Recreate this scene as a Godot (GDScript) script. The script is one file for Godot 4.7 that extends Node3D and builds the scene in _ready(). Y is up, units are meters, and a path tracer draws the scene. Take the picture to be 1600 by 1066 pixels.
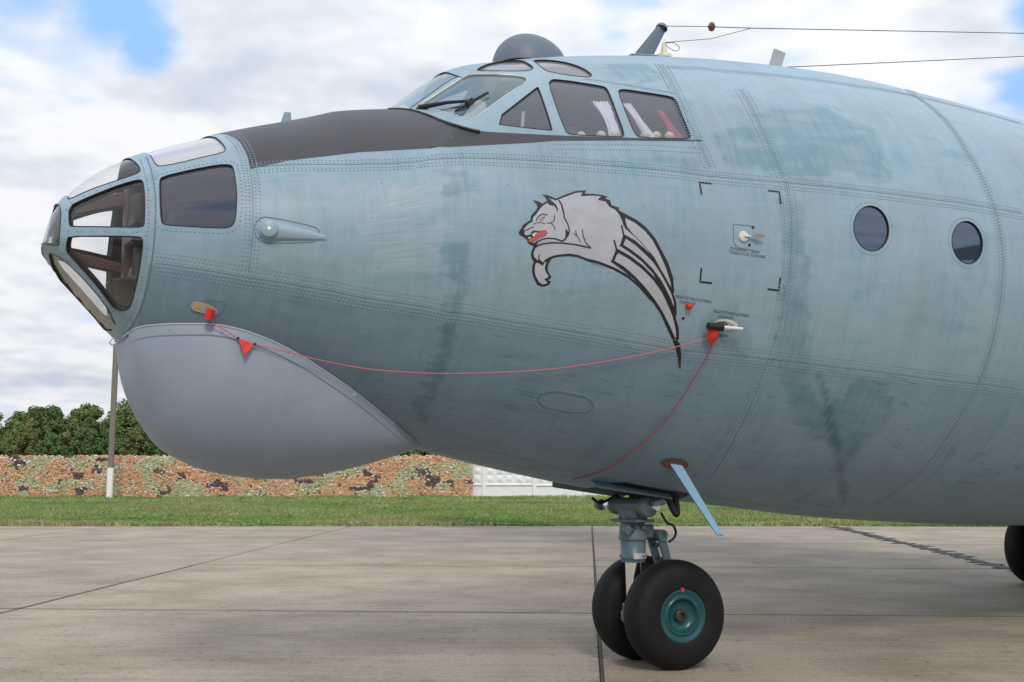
extends Node3D
# A transport aircraft parked on a concrete apron, seen from ahead of its left side.
# Aircraft axes: x runs aft, y up, z to the aircraft's left; its skin is a surface over (station s, angle theta).

const WINDOWS = {
	"nose_upper": [-4.811,0.6022,-4.773,0.6220,-4.723,0.6433,-4.661,0.6622,-4.605,0.6715,-4.553,0.6731,-4.507,0.6700,-4.466,0.6625,-4.438,0.6523,-4.423,0.6384,-4.414,0.6089,-4.411,0.5649,-4.411,0.4735,-4.412,0.3443,-4.414,0.2274,-4.416,0.1183,-4.419,0.0569,-4.424,0.0394,-4.446,0.0332,-4.486,0.0388,-4.545,0.0516,-4.585,0.0620,-4.625,0.0724,-4.664,0.0806,-4.704,0.0877,-4.781,0.0999,-4.823,0.1208,-4.830,0.1418,-4.834,0.2472,-4.832,0.4661],
	"nose_lower": [-4.785,-0.0626,-4.736,-0.0583,-4.686,-0.0549,-4.638,-0.0551,-4.590,-0.0573,-4.543,-0.0620,-4.497,-0.0668,-4.445,-0.0748,-4.433,-0.0818,-4.425,-0.0996,-4.421,-0.1283,-4.420,-0.2028,-4.423,-0.3251,-4.425,-0.4380,-4.428,-0.5419,-4.431,-0.6544,-4.435,-0.7771,-4.439,-0.8637,-4.445,-0.9109,-4.456,-0.9501,-4.470,-0.9817,-4.486,-1.0051,-4.503,-1.0197,-4.519,-1.0222,-4.534,-1.0113,-4.563,-0.9673,-4.605,-0.8839,-4.651,-0.7934,-4.702,-0.6927,-4.747,-0.5951,-4.785,-0.5046,-4.813,-0.4303,-4.831,-0.3769,-4.840,-0.2959,-4.841,-0.1951,-4.839,-0.1258,-4.836,-0.0848],
	"nav_side": [-4.315,0.5627,-4.306,0.5843,-4.263,0.5948,-4.183,0.5981,-4.142,0.5984,-4.100,0.5994,-4.058,0.5985,-4.015,0.5985,-3.954,0.5934,-3.919,0.5824,-3.897,0.5675,-3.889,0.5484,-3.886,0.4974,-3.887,0.4197,-3.888,0.3433,-3.890,0.2675,-3.894,0.1920,-3.900,0.1159,-3.906,0.0654,-3.912,0.0382,-3.924,0.0190,-3.941,0.0075,-3.970,0.0015,-4.011,0.0011,-4.069,0.0040,-4.144,0.0113,-4.212,0.0200,-4.272,0.0305,-4.308,0.0446,-4.319,0.0608,-4.326,0.1256,-4.328,0.2444,-4.327,0.3640,-4.322,0.4858],
	"nose_top": [-4.841,1.6708,-4.821,1.0240,-4.822,0.9770,-4.825,0.8915,-4.795,0.8142,-4.728,0.8057,-4.668,0.8043,-4.617,0.7908,-4.566,0.7793,-4.514,0.7716,-4.471,0.7700,-4.438,0.7726,-4.419,0.7902,-4.414,0.8226,-4.413,0.8656,-4.417,0.9216,-4.421,0.9813,-4.427,1.0466,-4.429,1.0830,-4.459,1.6708],
	"nav_top": [-4.347,1.6708,-4.327,1.0917,-4.328,1.0409,-4.327,0.9539,-4.325,0.8957,-4.323,0.8584,-4.318,0.8233,-4.310,0.7905,-4.280,0.7653,-4.228,0.7496,-4.165,0.7441,-4.092,0.7481,-4.022,0.7521,-3.955,0.7557,-3.914,0.7680,-3.901,0.7876,-3.895,0.8199,-3.893,0.8673,-3.896,0.9262,-3.900,1.0020,-3.902,1.0668,-3.904,1.1129,-3.904,1.1393,-3.934,1.6708],
	"tip_pane": [-4.878,1.6708,-4.866,1.5708,-4.871,1.2938,-4.871,0.9531,-4.870,0.7592,-4.871,0.6121,-4.873,0.4603,-4.877,0.3045,-4.881,0.1087,-4.882,-0.0092,-4.882,-0.1241,-4.881,-0.2434,-4.941,-0.2734,-5.005,-0.3034,-5.005,1.6708],
	"chin_pane": [-4.903,-1.6708,-4.893,-1.0644,-4.875,-0.7698,-4.858,-0.6384,-4.836,-0.6525,-4.815,-0.6620,-4.794,-0.6688,-4.770,-0.7100,-4.744,-0.7551,-4.719,-0.7972,-4.693,-0.8469,-4.668,-0.8933,-4.642,-0.9367,-4.616,-0.9776,-4.593,-1.0211,-4.571,-1.0622,-4.548,-1.1010,-4.522,-1.1795,-4.495,-1.2578,-4.475,-1.6708],
	"quarter": [-2.034,0.6815,-1.962,0.7197,-1.887,0.7598,-1.807,0.8025,-1.742,0.8374,-1.674,0.8745,-1.665,0.8778,-1.660,0.8772,-1.657,0.8727,-1.667,0.8288,-1.683,0.7515,-1.696,0.6698,-1.706,0.5846,-1.710,0.5422,-1.713,0.5381,-1.722,0.5365,-1.738,0.5375,-1.788,0.5451,-1.872,0.5602,-1.922,0.5704,-1.971,0.5812,-2.027,0.5949,-2.082,0.6098],
	"eyebrow_front": [-1.900,1.2531,-1.859,1.2583,-1.795,1.2826,-1.714,1.3170,-1.632,1.3489,-1.575,1.3497,-1.544,1.3244,-1.523,1.2906,-1.517,1.2552,-1.524,1.2187,-1.530,1.1833,-1.534,1.1483,-1.541,1.1239,-1.551,1.1076,-1.564,1.0944,-1.581,1.0840,-1.604,1.0775,-1.634,1.0745,-1.697,1.0813,-1.791,1.0995,-1.866,1.1275,-1.908,1.1864,-1.923,1.2305,-1.920,1.2465],
	"eyebrow_rear": [-1.426,1.2477,-1.389,1.2472,-1.350,1.2370,-1.309,1.2191,-1.270,1.1918,-1.231,1.1584,-1.198,1.1197,-1.169,1.0772,-1.151,1.0378,-1.144,1.0002,-1.143,0.9766,-1.150,0.9649,-1.164,0.9557,-1.185,0.9488,-1.221,0.9506,-1.271,0.9616,-1.325,0.9768,-1.383,0.9968,-1.426,1.0158,-1.457,1.0332,-1.475,1.0530,-1.480,1.0754,-1.480,1.1054,-1.471,1.1454,-1.462,1.1850,-1.452,1.2246],
	"wind_side": [-2.324,1.2558,-2.263,1.2570,-2.202,1.2584,-2.153,1.2597,-2.105,1.2609,-2.034,1.2632,-1.987,1.2475,-1.965,1.2147,-1.931,1.1453,-1.904,1.0985,-1.867,1.0673,-1.788,1.0405,-1.728,1.0175,-1.695,0.9992,-1.688,0.9843,-1.695,0.9650,-1.715,0.9417,-1.762,0.9143,-1.836,0.8840,-1.939,0.8354,-2.003,0.8033,-2.064,0.7732,-2.154,0.7278,-2.217,0.6951,-2.256,0.6843,-2.272,0.6988,-2.291,0.7653,-2.308,0.9037,-2.327,1.0196,-2.348,1.1044,-2.365,1.1744,-2.379,1.2278],
	"wind_mid": [-2.046,1.6708,-2.026,1.2688,-2.027,1.2800,-2.029,1.3025,-2.047,1.3182,-2.083,1.3274,-2.128,1.3282,-2.183,1.3200,-2.220,1.3160,-2.256,1.3119,-2.303,1.3080,-2.349,1.3040,-2.401,1.2967,-2.443,1.2311,-2.475,1.1752,-2.545,1.6708],
	"cabin_front": [-1.545,0.9132,-1.523,0.9316,-1.502,0.9417,-1.482,0.9433,-1.436,0.9337,-1.363,0.9143,-1.281,0.8921,-1.188,0.8677,-1.134,0.8526,-1.120,0.8449,-1.114,0.8296,-1.116,0.8070,-1.128,0.7494,-1.145,0.6632,-1.152,0.5927,-1.154,0.5350,-1.159,0.5006,-1.167,0.4875,-1.183,0.4805,-1.207,0.4795,-1.301,0.4824,-1.382,0.4863,-1.463,0.4909,-1.557,0.4987,-1.587,0.5040,-1.605,0.5152,-1.611,0.5326,-1.614,0.5757,-1.613,0.6477,-1.601,0.7355,-1.575,0.8440],
	"cabin_rear": [-1.028,0.8069,-1.013,0.8173,-0.995,0.8231,-0.973,0.8241,-0.920,0.8176,-0.834,0.8041,-0.753,0.7916,-0.676,0.7798,-0.623,0.7706,-0.596,0.7636,-0.579,0.7543,-0.571,0.7427,-0.575,0.7117,-0.587,0.6632,-0.595,0.6110,-0.597,0.5555,-0.596,0.5195,-0.596,0.5009,-0.600,0.4884,-0.609,0.4817,-0.650,0.4771,-0.724,0.4746,-0.826,0.4744,-0.892,0.4754,-0.957,0.4765,-1.030,0.4791,-1.046,0.4818,-1.059,0.4924,-1.068,0.5112,-1.073,0.5459,-1.074,0.5982,-1.067,0.6664,-1.049,0.7543],
	"porthole_a": [1.001,0.0760,0.998,0.0502,0.986,0.0252,0.964,0.0026,0.934,-0.0161,0.898,-0.0299,0.858,-0.0377,0.816,-0.0391,0.774,-0.0338,0.737,-0.0222,0.707,-0.0050,0.686,0.0168,0.676,0.0415,0.678,0.0677,0.692,0.0934,0.717,0.1170,0.751,0.1366,0.791,0.1510,0.835,0.1589,0.878,0.1599,0.918,0.1538,0.951,0.1413,0.977,0.1232,0.994,0.1009],
	"porthole_b": [1.918,0.0595,1.915,0.0362,1.902,0.0135,1.880,-0.0072,1.850,-0.0244,1.814,-0.0371,1.773,-0.0445,1.731,-0.0461,1.691,-0.0418,1.654,-0.0318,1.624,-0.0167,1.603,0.0024,1.593,0.0243,1.595,0.0476,1.609,0.0707,1.633,0.0920,1.666,0.1099,1.706,0.1233,1.749,0.1311,1.793,0.1328,1.833,0.1281,1.867,0.1174,1.894,0.1016,1.911,0.0818]}
const GLARE = [-3.903,1.6208,-3.803,1.0127,-3.797,0.9316,-3.789,0.8632,-3.789,0.7763,-3.787,0.7006,-3.783,0.6331,-3.784,0.5605,-3.783,0.4945,-3.705,0.5105,-3.624,0.5311,-3.542,0.5548,-3.449,0.5673,-3.355,0.5793,-3.260,0.5890,-3.165,0.5951,-3.070,0.5964,-2.971,0.5851,-2.870,0.5723,-2.768,0.5570,-2.665,0.5417,-2.563,0.5258,-2.478,0.4932,-2.374,0.4822,-2.269,0.4752,-2.163,0.4707,-2.054,0.4678,-1.943,0.4654,-1.863,0.4649,-1.783,0.4648,-1.701,0.4653,-1.595,0.4613,-1.486,0.4587,-1.376,0.4573,-1.264,0.4569,-1.150,0.4574,-1.027,0.4577,-0.903,0.4590,-0.776,0.4606,-0.648,0.4619,-0.518,0.4634,-0.514,0.4718,-0.647,0.4719,-0.779,0.4720,-0.909,0.4720,-1.038,0.4724,-1.150,0.4738,-1.259,0.4764,-1.367,0.4800,-1.473,0.4846,-1.577,0.4904,-1.680,0.4975,-1.781,0.5079,-1.881,0.5195,-1.979,0.5323,-2.074,0.5464,-2.166,0.5625,-2.261,0.5874,-2.336,0.6398,-2.367,0.7618,-2.380,0.8564,-2.412,0.9244,-2.448,0.9837,-2.479,1.0559,-2.521,1.1665,-2.601,1.6208]
const EMBLEM_OUTLINE = [-2.060,-0.0396,-2.046,-0.0198,-2.028,0.0015,-1.998,0.0176,-1.976,0.0255,-1.973,0.0467,-1.953,0.0626,-1.933,0.0784,-1.920,0.0932,-1.931,0.1107,-1.953,0.1317,-1.915,0.1239,-1.883,0.1109,-1.848,0.1253,-1.861,0.1445,-1.885,0.1605,-1.834,0.1532,-1.783,0.1357,-1.713,0.1548,-1.634,0.1726,-1.553,0.1765,-1.565,0.1589,-1.497,0.1580,-1.436,0.1531,-1.391,0.1431,-1.416,0.1365,-1.376,0.1261,-1.368,0.1020,-1.304,0.0885,-1.320,0.0801,-1.277,0.0650,-1.183,0.0355,-1.107,0.0025,-1.029,-0.0490,-0.974,-0.1043,-0.914,-0.1626,-0.863,-0.2286,-0.840,-0.2883,-0.841,-0.3073,-0.808,-0.3401,-0.788,-0.3930,-0.789,-0.4125,-0.744,-0.4608,-0.725,-0.4991,-0.716,-0.5345,-0.679,-0.5847,-0.633,-0.6516,-0.645,-0.6499,-0.698,-0.5860,-0.746,-0.5404,-0.823,-0.4812,-0.922,-0.4003,-0.989,-0.3572,-1.035,-0.3364,-1.127,-0.2867,-1.226,-0.2447,-1.345,-0.2109,-1.460,-0.1878,-1.535,-0.1768,-1.377,-0.2112,-1.458,-0.1945,-1.545,-0.1774,-1.624,-0.1595,-1.685,-0.1555,-1.745,-0.1581,-1.789,-0.1631,-1.815,-0.1709,-1.832,-0.1966,-1.836,-0.2222,-1.821,-0.2425,-1.800,-0.2590,-1.809,-0.2704,-1.825,-0.2759,-1.798,-0.2841,-1.807,-0.2987,-1.832,-0.3075,-1.861,-0.3108,-1.897,-0.3017,-1.928,-0.2676,-1.944,-0.2395,-1.947,-0.2084,-1.940,-0.1851,-1.955,-0.1724,-1.966,-0.1519,-1.961,-0.1270,-1.949,-0.1103,-1.958,-0.1042,-1.988,-0.0951,-2.000,-0.0744,-2.026,-0.0590,-2.052,-0.0500]
const EMBLEM_FILLS = [[-2.035,-0.0266,-2.017,-0.0074,-1.995,0.0086,-1.967,0.0191,-1.964,0.0403,-1.940,0.0560,-1.924,0.0729,-1.908,0.0877,-1.880,0.1054,-1.843,0.1198,-1.838,0.1089,-1.822,0.1033,-1.828,0.1195,-1.843,0.1403,-1.857,0.1493,-1.824,0.1420,-1.788,0.1283,-1.778,0.1302,-1.710,0.1478,-1.635,0.1656,-1.569,0.1696,-1.591,0.1493,-1.498,0.1521,-1.428,0.1474,-1.462,0.1287,-1.408,0.1220,-1.381,0.0952,-1.338,0.0814,-1.309,0.0579,-1.291,0.0328,-1.276,0.0055,-1.263,-0.0099,-1.171,-0.0555,-1.078,-0.1099,-1.041,-0.1420,-1.117,-0.1045,-1.196,-0.0687,-1.271,-0.0453,-1.282,-0.0706,-1.300,-0.0952,-1.231,-0.1192,-1.124,-0.1622,-1.025,-0.2153,-0.961,-0.2674,-1.021,-0.2342,-1.121,-0.1850,-1.229,-0.1431,-1.326,-0.1139,-1.337,-0.1329,-1.362,-0.1727,-1.284,-0.2030,-1.174,-0.2479,-1.086,-0.2940,-1.029,-0.3299,-1.128,-0.2790,-1.227,-0.2355,-1.347,-0.2016,-1.462,-0.1784,-1.536,-0.1690,-1.418,-0.1970,-1.459,-0.1866,-1.546,-0.1695,-1.625,-0.1515,-1.686,-0.1464,-1.746,-0.1506,-1.790,-0.1555,-1.823,-0.1633,-1.855,-0.1764,-1.873,-0.1945,-1.887,-0.1859,-1.905,-0.1779,-1.915,-0.1832,-1.933,-0.1721,-1.947,-0.1630,-1.954,-0.1414,-1.945,-0.1216,-1.928,-0.1060,-1.885,-0.0894,-1.944,-0.0958,-1.972,-0.0929,-1.987,-0.0836,-1.986,-0.0691,-2.019,-0.0537,-2.040,-0.0409],
	[-1.930,-0.1875,-1.936,-0.2134,-1.932,-0.2392,-1.917,-0.2648,-1.888,-0.2927,-1.859,-0.3029,-1.834,-0.2998,-1.815,-0.2916,-1.831,-0.2786,-1.843,-0.2737,-1.825,-0.2682,-1.815,-0.2577,-1.837,-0.2376,-1.852,-0.2173,-1.848,-0.1968,-1.838,-0.1803,-1.868,-0.1857,-1.874,-0.2012,-1.900,-0.1907,-1.916,-0.1883],
	[-1.272,0.0459,-1.184,0.0197,-1.107,-0.0170,-1.042,-0.0625,-0.985,-0.1200,-0.924,-0.1858,-0.874,-0.2518,-0.853,-0.2904,-0.897,-0.2590,-0.976,-0.1956,-1.035,-0.1434,-1.131,-0.0835,-1.210,-0.0396,-1.258,-0.0059,-1.270,0.0198],
	[-1.265,-0.0545,-1.183,-0.0868,-1.102,-0.1261,-1.033,-0.1616,-0.974,-0.2047,-0.911,-0.2551,-0.860,-0.2984,-0.824,-0.3410,-0.810,-0.3826,-0.865,-0.3277,-0.917,-0.2844,-0.967,-0.2432,-1.041,-0.1970,-1.139,-0.1474,-1.219,-0.1157,-1.288,-0.0917,-1.278,-0.0743],
	[-1.319,-0.1261,-1.227,-0.1538,-1.119,-0.1957,-1.019,-0.2448,-0.941,-0.2947,-0.889,-0.3381,-0.816,-0.4023,-0.766,-0.4621,-0.743,-0.5002,-0.744,-0.5226,-0.817,-0.4650,-0.912,-0.3920,-0.996,-0.3367,-1.088,-0.2834,-1.176,-0.2372,-1.270,-0.1955,-1.349,-0.1706,-1.336,-0.1422]]
const EMBLEM_BLACKS = [[-2.060,-0.0396,-2.035,-0.0308,-2.016,-0.0327,-2.023,-0.0459,-2.003,-0.0535,-1.990,-0.0587,-2.004,-0.0692,-2.026,-0.0590,-2.049,-0.0499],
	[-1.823,0.1258,-1.804,0.1163,-1.786,0.1026,-1.775,0.0823,-1.779,0.0623,-1.786,0.0840,-1.805,0.1029,-1.813,0.0935],
	[-2.005,-0.0546,-1.979,-0.0481,-1.958,-0.0272,-1.916,-0.0314,-1.869,-0.0254,-1.853,-0.0389,-1.866,-0.0543,-1.909,-0.0672,-1.943,-0.0802,-1.963,-0.0897,-1.985,-0.0925,-1.995,-0.0837,-1.989,-0.0691],
	[-0.750,-0.5253,-0.704,-0.5319,-0.664,-0.5900,-0.634,-0.6531,-0.646,-0.6506,-0.692,-0.5919],
	[-1.751,-0.0816,-1.722,-0.0663,-1.720,-0.0179,-1.704,-0.0343,-1.691,-0.0332,-1.701,-0.0577,-1.725,-0.0790]]
const EMBLEM_GAP = [-1.932,-0.0998,-1.911,-0.0874,-1.893,-0.0817,-1.849,-0.0770,-1.810,-0.0796,-1.805,-0.0883,-1.863,-0.0924,-1.907,-0.0977]
const EMBLEM_TONGUE = [-1.989,-0.0837,-1.986,-0.0717,-1.960,-0.0637,-1.932,-0.0428,-1.895,-0.0273,-1.865,-0.0275,-1.856,-0.0404,-1.868,-0.0533,-1.909,-0.0662,-1.945,-0.0792,-1.966,-0.0887,-1.981,-0.0898]
const EMBLEM_TEETH = [[-1.967,-0.0491,-1.952,-0.0402,-1.927,-0.0387,-1.940,-0.0470,-1.952,-0.0585,-1.961,-0.0554],[-1.997,-0.0691,-1.986,-0.0612,-1.968,-0.0611,-1.982,-0.0690]]
const EMBLEM_EYE = [-1.908,0.0261,-1.898,0.0344,-1.884,0.0364,-1.887,0.0301,-1.899,0.0244]
const EMBLEM_STROKES = [[0.0095, [-1.733,0.0597,-1.728,0.0336,-1.704,0.0025,-1.693,-0.0281,-1.699,-0.0485,-1.721,-0.0689,-1.744,-0.0831]],
	[0.0060, [-2.046,-0.0314,-2.020,-0.0275,-1.998,-0.0247,-1.976,-0.0157,-1.953,-0.0083]],
	[0.0078, [-1.935,0.0221,-1.926,0.0368,-1.910,0.0493,-1.886,0.0565,-1.853,0.0502]],
	[0.0043, [-1.911,0.0240,-1.898,0.0376,-1.872,0.0415,-1.884,0.0290,-1.902,0.0218]],
	[0.0052, [-1.958,0.0038,-1.932,0.0115,-1.910,0.0135,-1.871,0.0058]],
	[0.0060, [-1.801,0.0474,-1.802,0.0291,-1.812,0.0162,-1.828,0.0096,-1.857,0.0088]],
	[0.0052, [-1.828,0.0096,-1.807,-0.0061,-1.797,-0.0279]],
	[0.0095, [-1.958,-0.1010,-1.930,-0.0854,-1.886,-0.0719,-1.849,-0.0673,-1.797,-0.0699,-1.740,-0.0821]],
	[0.0103, [-1.938,-0.1102,-1.885,-0.0955,-1.811,-0.0898,-1.736,-0.0912,-1.645,-0.0986,-1.527,-0.1124]],
	[0.0069, [-1.527,-0.1124,-1.569,-0.0874,-1.588,-0.0576,-1.598,-0.0225]],
	[0.0052, [-1.662,-0.0408,-1.632,-0.0582,-1.609,-0.0831]],
	[0.0052, [-1.646,-0.0280,-1.636,-0.0583]],
	[0.0078, [-1.904,-0.1501,-1.909,-0.1666,-1.895,-0.1845,-1.874,-0.1981]],
	[0.0069, [-1.922,-0.1812,-1.914,-0.1883]],
	[0.0060, [-1.846,0.1480,-1.824,0.1383,-1.824,0.1033]],
	[0.0112, [-1.765,0.1262,-1.745,0.1019,-1.736,0.0702,-1.733,0.0534]],
	[0.0123, [-1.298,0.0049,-1.280,-0.0440,-1.291,-0.0732,-1.304,-0.0977]],
	[0.0123, [-1.354,-0.0696,-1.332,-0.1157,-1.348,-0.1488,-1.363,-0.1758]]]
const MARKS = [[-0.626,0.1749,-0.626,0.2363,-0.524,0.2326],[-0.043,0.2095,0.053,0.2051,0.051,0.1465],[-0.638,-0.1739,-0.637,-0.2375,-0.537,-0.2390],[0.038,-0.1890,0.039,-0.2462,-0.058,-0.2449]]
const LINES = {
	"upper": [-3.766,0.5051,-3.548,0.5105,-3.341,0.5067,-3.047,0.4840,-2.750,0.4403,-2.288,0.3872,-1.791,0.3423,-1.455,0.3141,-1.104,0.2984,-0.788,0.2868,-0.573,0.2717,0.168,0.2509,0.820,0.2294,1.418,0.2144,2.079,0.2084,2.461,0.2080],
	"lower": [-4.347,-0.3367,-4.058,-0.3381,-3.793,-0.3472,-3.537,-0.3488,-3.271,-0.3559,-2.887,-0.4021,-2.485,-0.4760,-2.025,-0.5026,-1.539,-0.5309,-1.130,-0.5497,-0.698,-0.5665,-0.313,-0.5646,0.082,-0.5607,0.666,-0.5574,1.274,-0.5462,2.224,-0.5314,2.685,-0.5346],
	"roof": [-0.348,1.0603,-0.077,1.0548,0.148,1.0258,0.587,1.0058,0.909,0.9896,1.493,0.9515,2.163,0.9601,2.797,0.9641,3.703,0.9869],
	"keel": [-2.176,-1.2926,-1.920,-1.2906,-1.606,-1.2848,-1.060,-1.2741,-0.470,-1.2751,0.017,-1.2652,0.485,-1.2709,1.057,-1.2822,1.557,-1.2762,2.320,-1.2661],
	"sill": [-1.733,0.4303,-1.371,0.4171,-0.956,0.4165,-0.550,0.4106],
	"brow": [-1.241,0.9337,-1.010,0.8847,-0.764,0.8349,-0.524,0.7932],
	"front": [-4.355,1.0948,-4.354,0.6475,-4.352,0.3710,-4.356,0.0454,-4.361,-0.2751,-4.367,-0.5647,-4.384,-0.9010,-4.416,-1.2306],
	"nav": [-3.802,1.1026,-3.789,0.8632,-3.783,0.6331,-3.790,0.4484,-3.794,0.3043,-3.799,0.1691,-3.803,-0.0087,-3.805,-0.1339,-3.806,-0.3068],
	"cockpit": [-0.398,1.0956,-0.493,0.8953,-0.531,0.7469,-0.566,0.5863,-0.550,0.4665,-0.523,0.3575,-0.507,0.3164],
	"door": [0.115,0.8352,0.081,0.6611,0.073,0.4885,0.097,0.3490,0.128,0.2444,0.132,0.1122,0.118,-0.0830,0.111,-0.1944,0.091,-0.2295,0.097,-0.3705,0.089,-0.5050,0.079,-0.6203,0.087,-0.7198,0.103,-0.9579,0.156,-1.2239],
	"cargo": [3.261,1.5708,2.196,0.9759,2.178,0.8429,2.146,0.6899,2.096,0.5123,2.111,0.3743,2.123,0.2629,2.132,0.1274,2.135,0.0120,2.132,-0.0822,2.123,-0.1216,2.125,-0.2864,2.136,-0.4471,2.132,-0.5939,2.124,-0.7709,2.132,-0.9551,2.093,-1.1320,2.072,-1.2824],
	"belly": [-2.101,-1.6103,-2.071,-1.4446,-1.978,-1.3550,-1.729,-1.3320,-1.396,-1.3377,-0.973,-1.3600,-0.608,-1.3649],
	"belly_rear": [-0.140,-1.3636,0.325,-1.3891,0.929,-1.4166,1.640,-1.3980,1.981,-1.3732],
	"panel": [-4.037,-0.5876,-3.907,-0.5756,-3.912,-0.6948,-4.096,-0.7262,-4.102,-0.6225]}
const VENT = [-1.647,-0.9247,-1.641,-0.8953,-1.590,-0.8770,-1.536,-0.8648,-1.453,-0.8651,-1.366,-0.8696,-1.302,-0.8719,-1.244,-0.8887,-1.201,-0.9148,-1.202,-0.9335,-1.231,-0.9476,-1.307,-0.9627,-1.368,-0.9669,-1.432,-0.9666,-1.501,-0.9638,-1.562,-0.9600,-1.613,-0.9450]
const FAIRING = [-3.793,-0.0196,-3.793,0.0210,-3.770,0.0656,-3.736,0.0829,-3.620,0.0674,-3.471,0.0433,-3.410,0.0294,-3.395,0.0061,-3.400,-0.0307,-3.429,-0.0605,-3.557,-0.0794,-3.703,-0.0950,-3.746,-0.0868,-3.779,-0.0590]
const ACCESS = [-4.103,-0.6613,-4.100,-0.6378,-4.092,-0.6225,-4.080,-0.6154,-4.063,-0.6122,-4.040,-0.6128,-4.016,-0.6155,-3.989,-0.6203,-3.968,-0.6269,-3.953,-0.6355,-3.943,-0.6477,-3.938,-0.6637,-3.938,-0.6808,-3.944,-0.6990,-3.956,-0.7093,-3.974,-0.7117,-4.004,-0.7114,-4.046,-0.7087,-4.073,-0.7050,-4.087,-0.7001,-4.096,-0.6915,-4.102,-0.6793]
const EDGE = [-4.427,-1.3680,-4.405,-1.2221,-4.372,-1.1074,-4.306,-1.0070,-4.218,-0.9249,-4.090,-0.8520,-3.958,-0.8004,-3.859,-0.7898,-3.756,-0.7918,-3.650,-0.8065,-3.540,-0.8304,-3.425,-0.8678,-3.306,-0.9112,-3.154,-0.9834,-2.996,-1.0591,-2.824,-1.1554,-2.640,-1.2561,-2.504,-1.3301,-2.349,-1.4209,-2.212,-1.5084]
const SPOTS = {"text_a": [-0.831,-0.3110], "text_a2": [-0.774,-0.3247], "text_b": [-0.493,-0.3633], "text_b2": [-0.438,-0.3785], "text_c": [-0.410,-0.0705], "text_c2": [-0.409,-0.0823], "text_d": [-0.403,-0.4752], "button": [-0.707,-0.3530], "handle": [-0.292,-0.0161], "probe": [-0.393,-0.4214], "plug": [-3.987,-0.6963], "tri": [-4.067,-0.6551], "dot1": [-0.208,0.0297], "dot2": [-0.240,-0.0525], "dot3": [-0.725,-0.4134], "blade": [-0.287,-1.1671], "wiper": [-2.373,1.2145], "screw": [-0.871,-0.4014], "screw2": [-3.714,-0.0055], "string_a": [-3.975,-0.7484], "string_b": [-0.409,-0.5298], "string_c": [-1.016,-1.4840], "string_d": [-0.806,-1.3496], "string_e": [-0.680,-1.0700], "string_f": [-0.556,-0.7990], "plate_box": [-0.353,0.0324]}
const STAINS = {
	"patch": [-0.426,0.4882,0.262,0.7092,0.822,0.7007,1.149,0.5812,1.138,0.3941,1.090,0.2788,0.568,0.3101,0.097,0.2857,-0.395,0.3191],
	"door_dark": [0.013,0.1733,0.227,0.1777,0.268,-0.1397,0.358,-0.4199,0.470,-0.6558,0.837,-0.7573,0.935,-0.5890,1.397,-0.6752,1.324,-1.0003,0.519,-0.8172,0.107,-0.5559,0.080,-0.2328],
	"band_top": [-2.560,0.3422,-2.370,0.2980,-2.344,0.1800,-2.543,0.1759],
	"band_mid": [-2.527,-0.0957,-2.372,-0.1179,-2.369,-0.3058,-2.416,-0.4853,-2.460,-0.4867,-2.529,-0.2699],
	"band_low": [-2.515,-0.5253,-2.406,-0.5219,-2.396,-0.7556,-2.379,-1.0164,-2.346,-1.2195,-2.457,-1.1930,-2.521,-0.8998],
	"streak": [0.566,-0.6015,0.670,-0.6408,1.071,-0.9107,1.369,-1.0790,1.784,-1.3072,1.721,-1.3141,1.173,-1.0154,0.810,-0.7933],
	"brow_dark": [-0.893,1.1285,-0.525,1.1040,-0.513,0.9595,-0.678,0.8699,-0.973,0.9325],
	"arc": [-0.430,-0.2858,-0.526,-0.4714,-0.030,-0.5649,-0.313,-0.3098],
	"pale": [-3.140,0.1469,-2.552,0.0293,-2.529,-0.2699,-3.041,-0.2408],
	"pale_b": [-2.956,0.3052,-2.578,0.2396,-2.593,0.0881,-2.971,0.1783],
	"sill_dark": [-1.022,0.3818,-0.642,0.3905,-0.573,0.3147,-0.890,0.3068]}
const KNOT_S = [-4.9550,-4.9000,-4.6000,-4.2000,-3.7500,-3.0000,-2.4000,-2.0000,-1.6000,-1.2000,-0.7000,-0.2000,0.8000,1.8000,2.8000,4.0000,6.0000,16.0000]
const KNOT_TOP = [3.1370,3.3600,3.6900,3.8930,4.0608,4.3160,4.5750,4.8250,4.9494,5.0513,5.1535,5.2388,5.3508,5.4031,5.3919,5.3700,5.3600,5.3600]
const KNOT_DECK = [3.1370,3.3600,3.6900,3.8930,4.0608,4.3160,4.4250,4.4900,4.6200,4.6571,4.7036,4.7500,4.7500,4.7500,4.7500,4.7500,4.7500,4.7500]
const KNOT_BOTTOM = [3.1370,2.9900,2.6550,2.3800,2.2919,2.0503,1.8657,1.7622,1.6735,1.5944,1.5046,1.4285,1.3208,1.2103,1.1405,1.0762,1.0300,1.0300]
const KNOT_WIDTH = [0.0000,0.2695,0.4939,0.7364,0.9498,1.1378,1.2767,1.3599,1.4371,1.5064,1.5770,1.6487,1.8283,1.9960,2.0534,2.0549,2.0600,2.0600]
const KNOT_CENTRE = [3.1370,3.1600,3.1700,3.1918,3.1958,3.2023,3.3065,3.3282,3.3581,3.3750,3.3877,3.3983,3.4081,3.3821,3.3426,3.2200,3.2000,3.2000]
const PSI = 0.51944
const ORIGIN := Vector3(1.1655, 0.0000, -10.0065)
const SHIELD_N := Vector3(-0.60005, 0.70594, 0.37627)
const SHIELD_P := Vector3(-2.5200, 4.4250, 0.0000)
const CHIN_N := Vector3(-0.76357, -0.64572, 0.0)
const CHIN_P := Vector3(-4.9600, 3.1540, 0.0)
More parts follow.
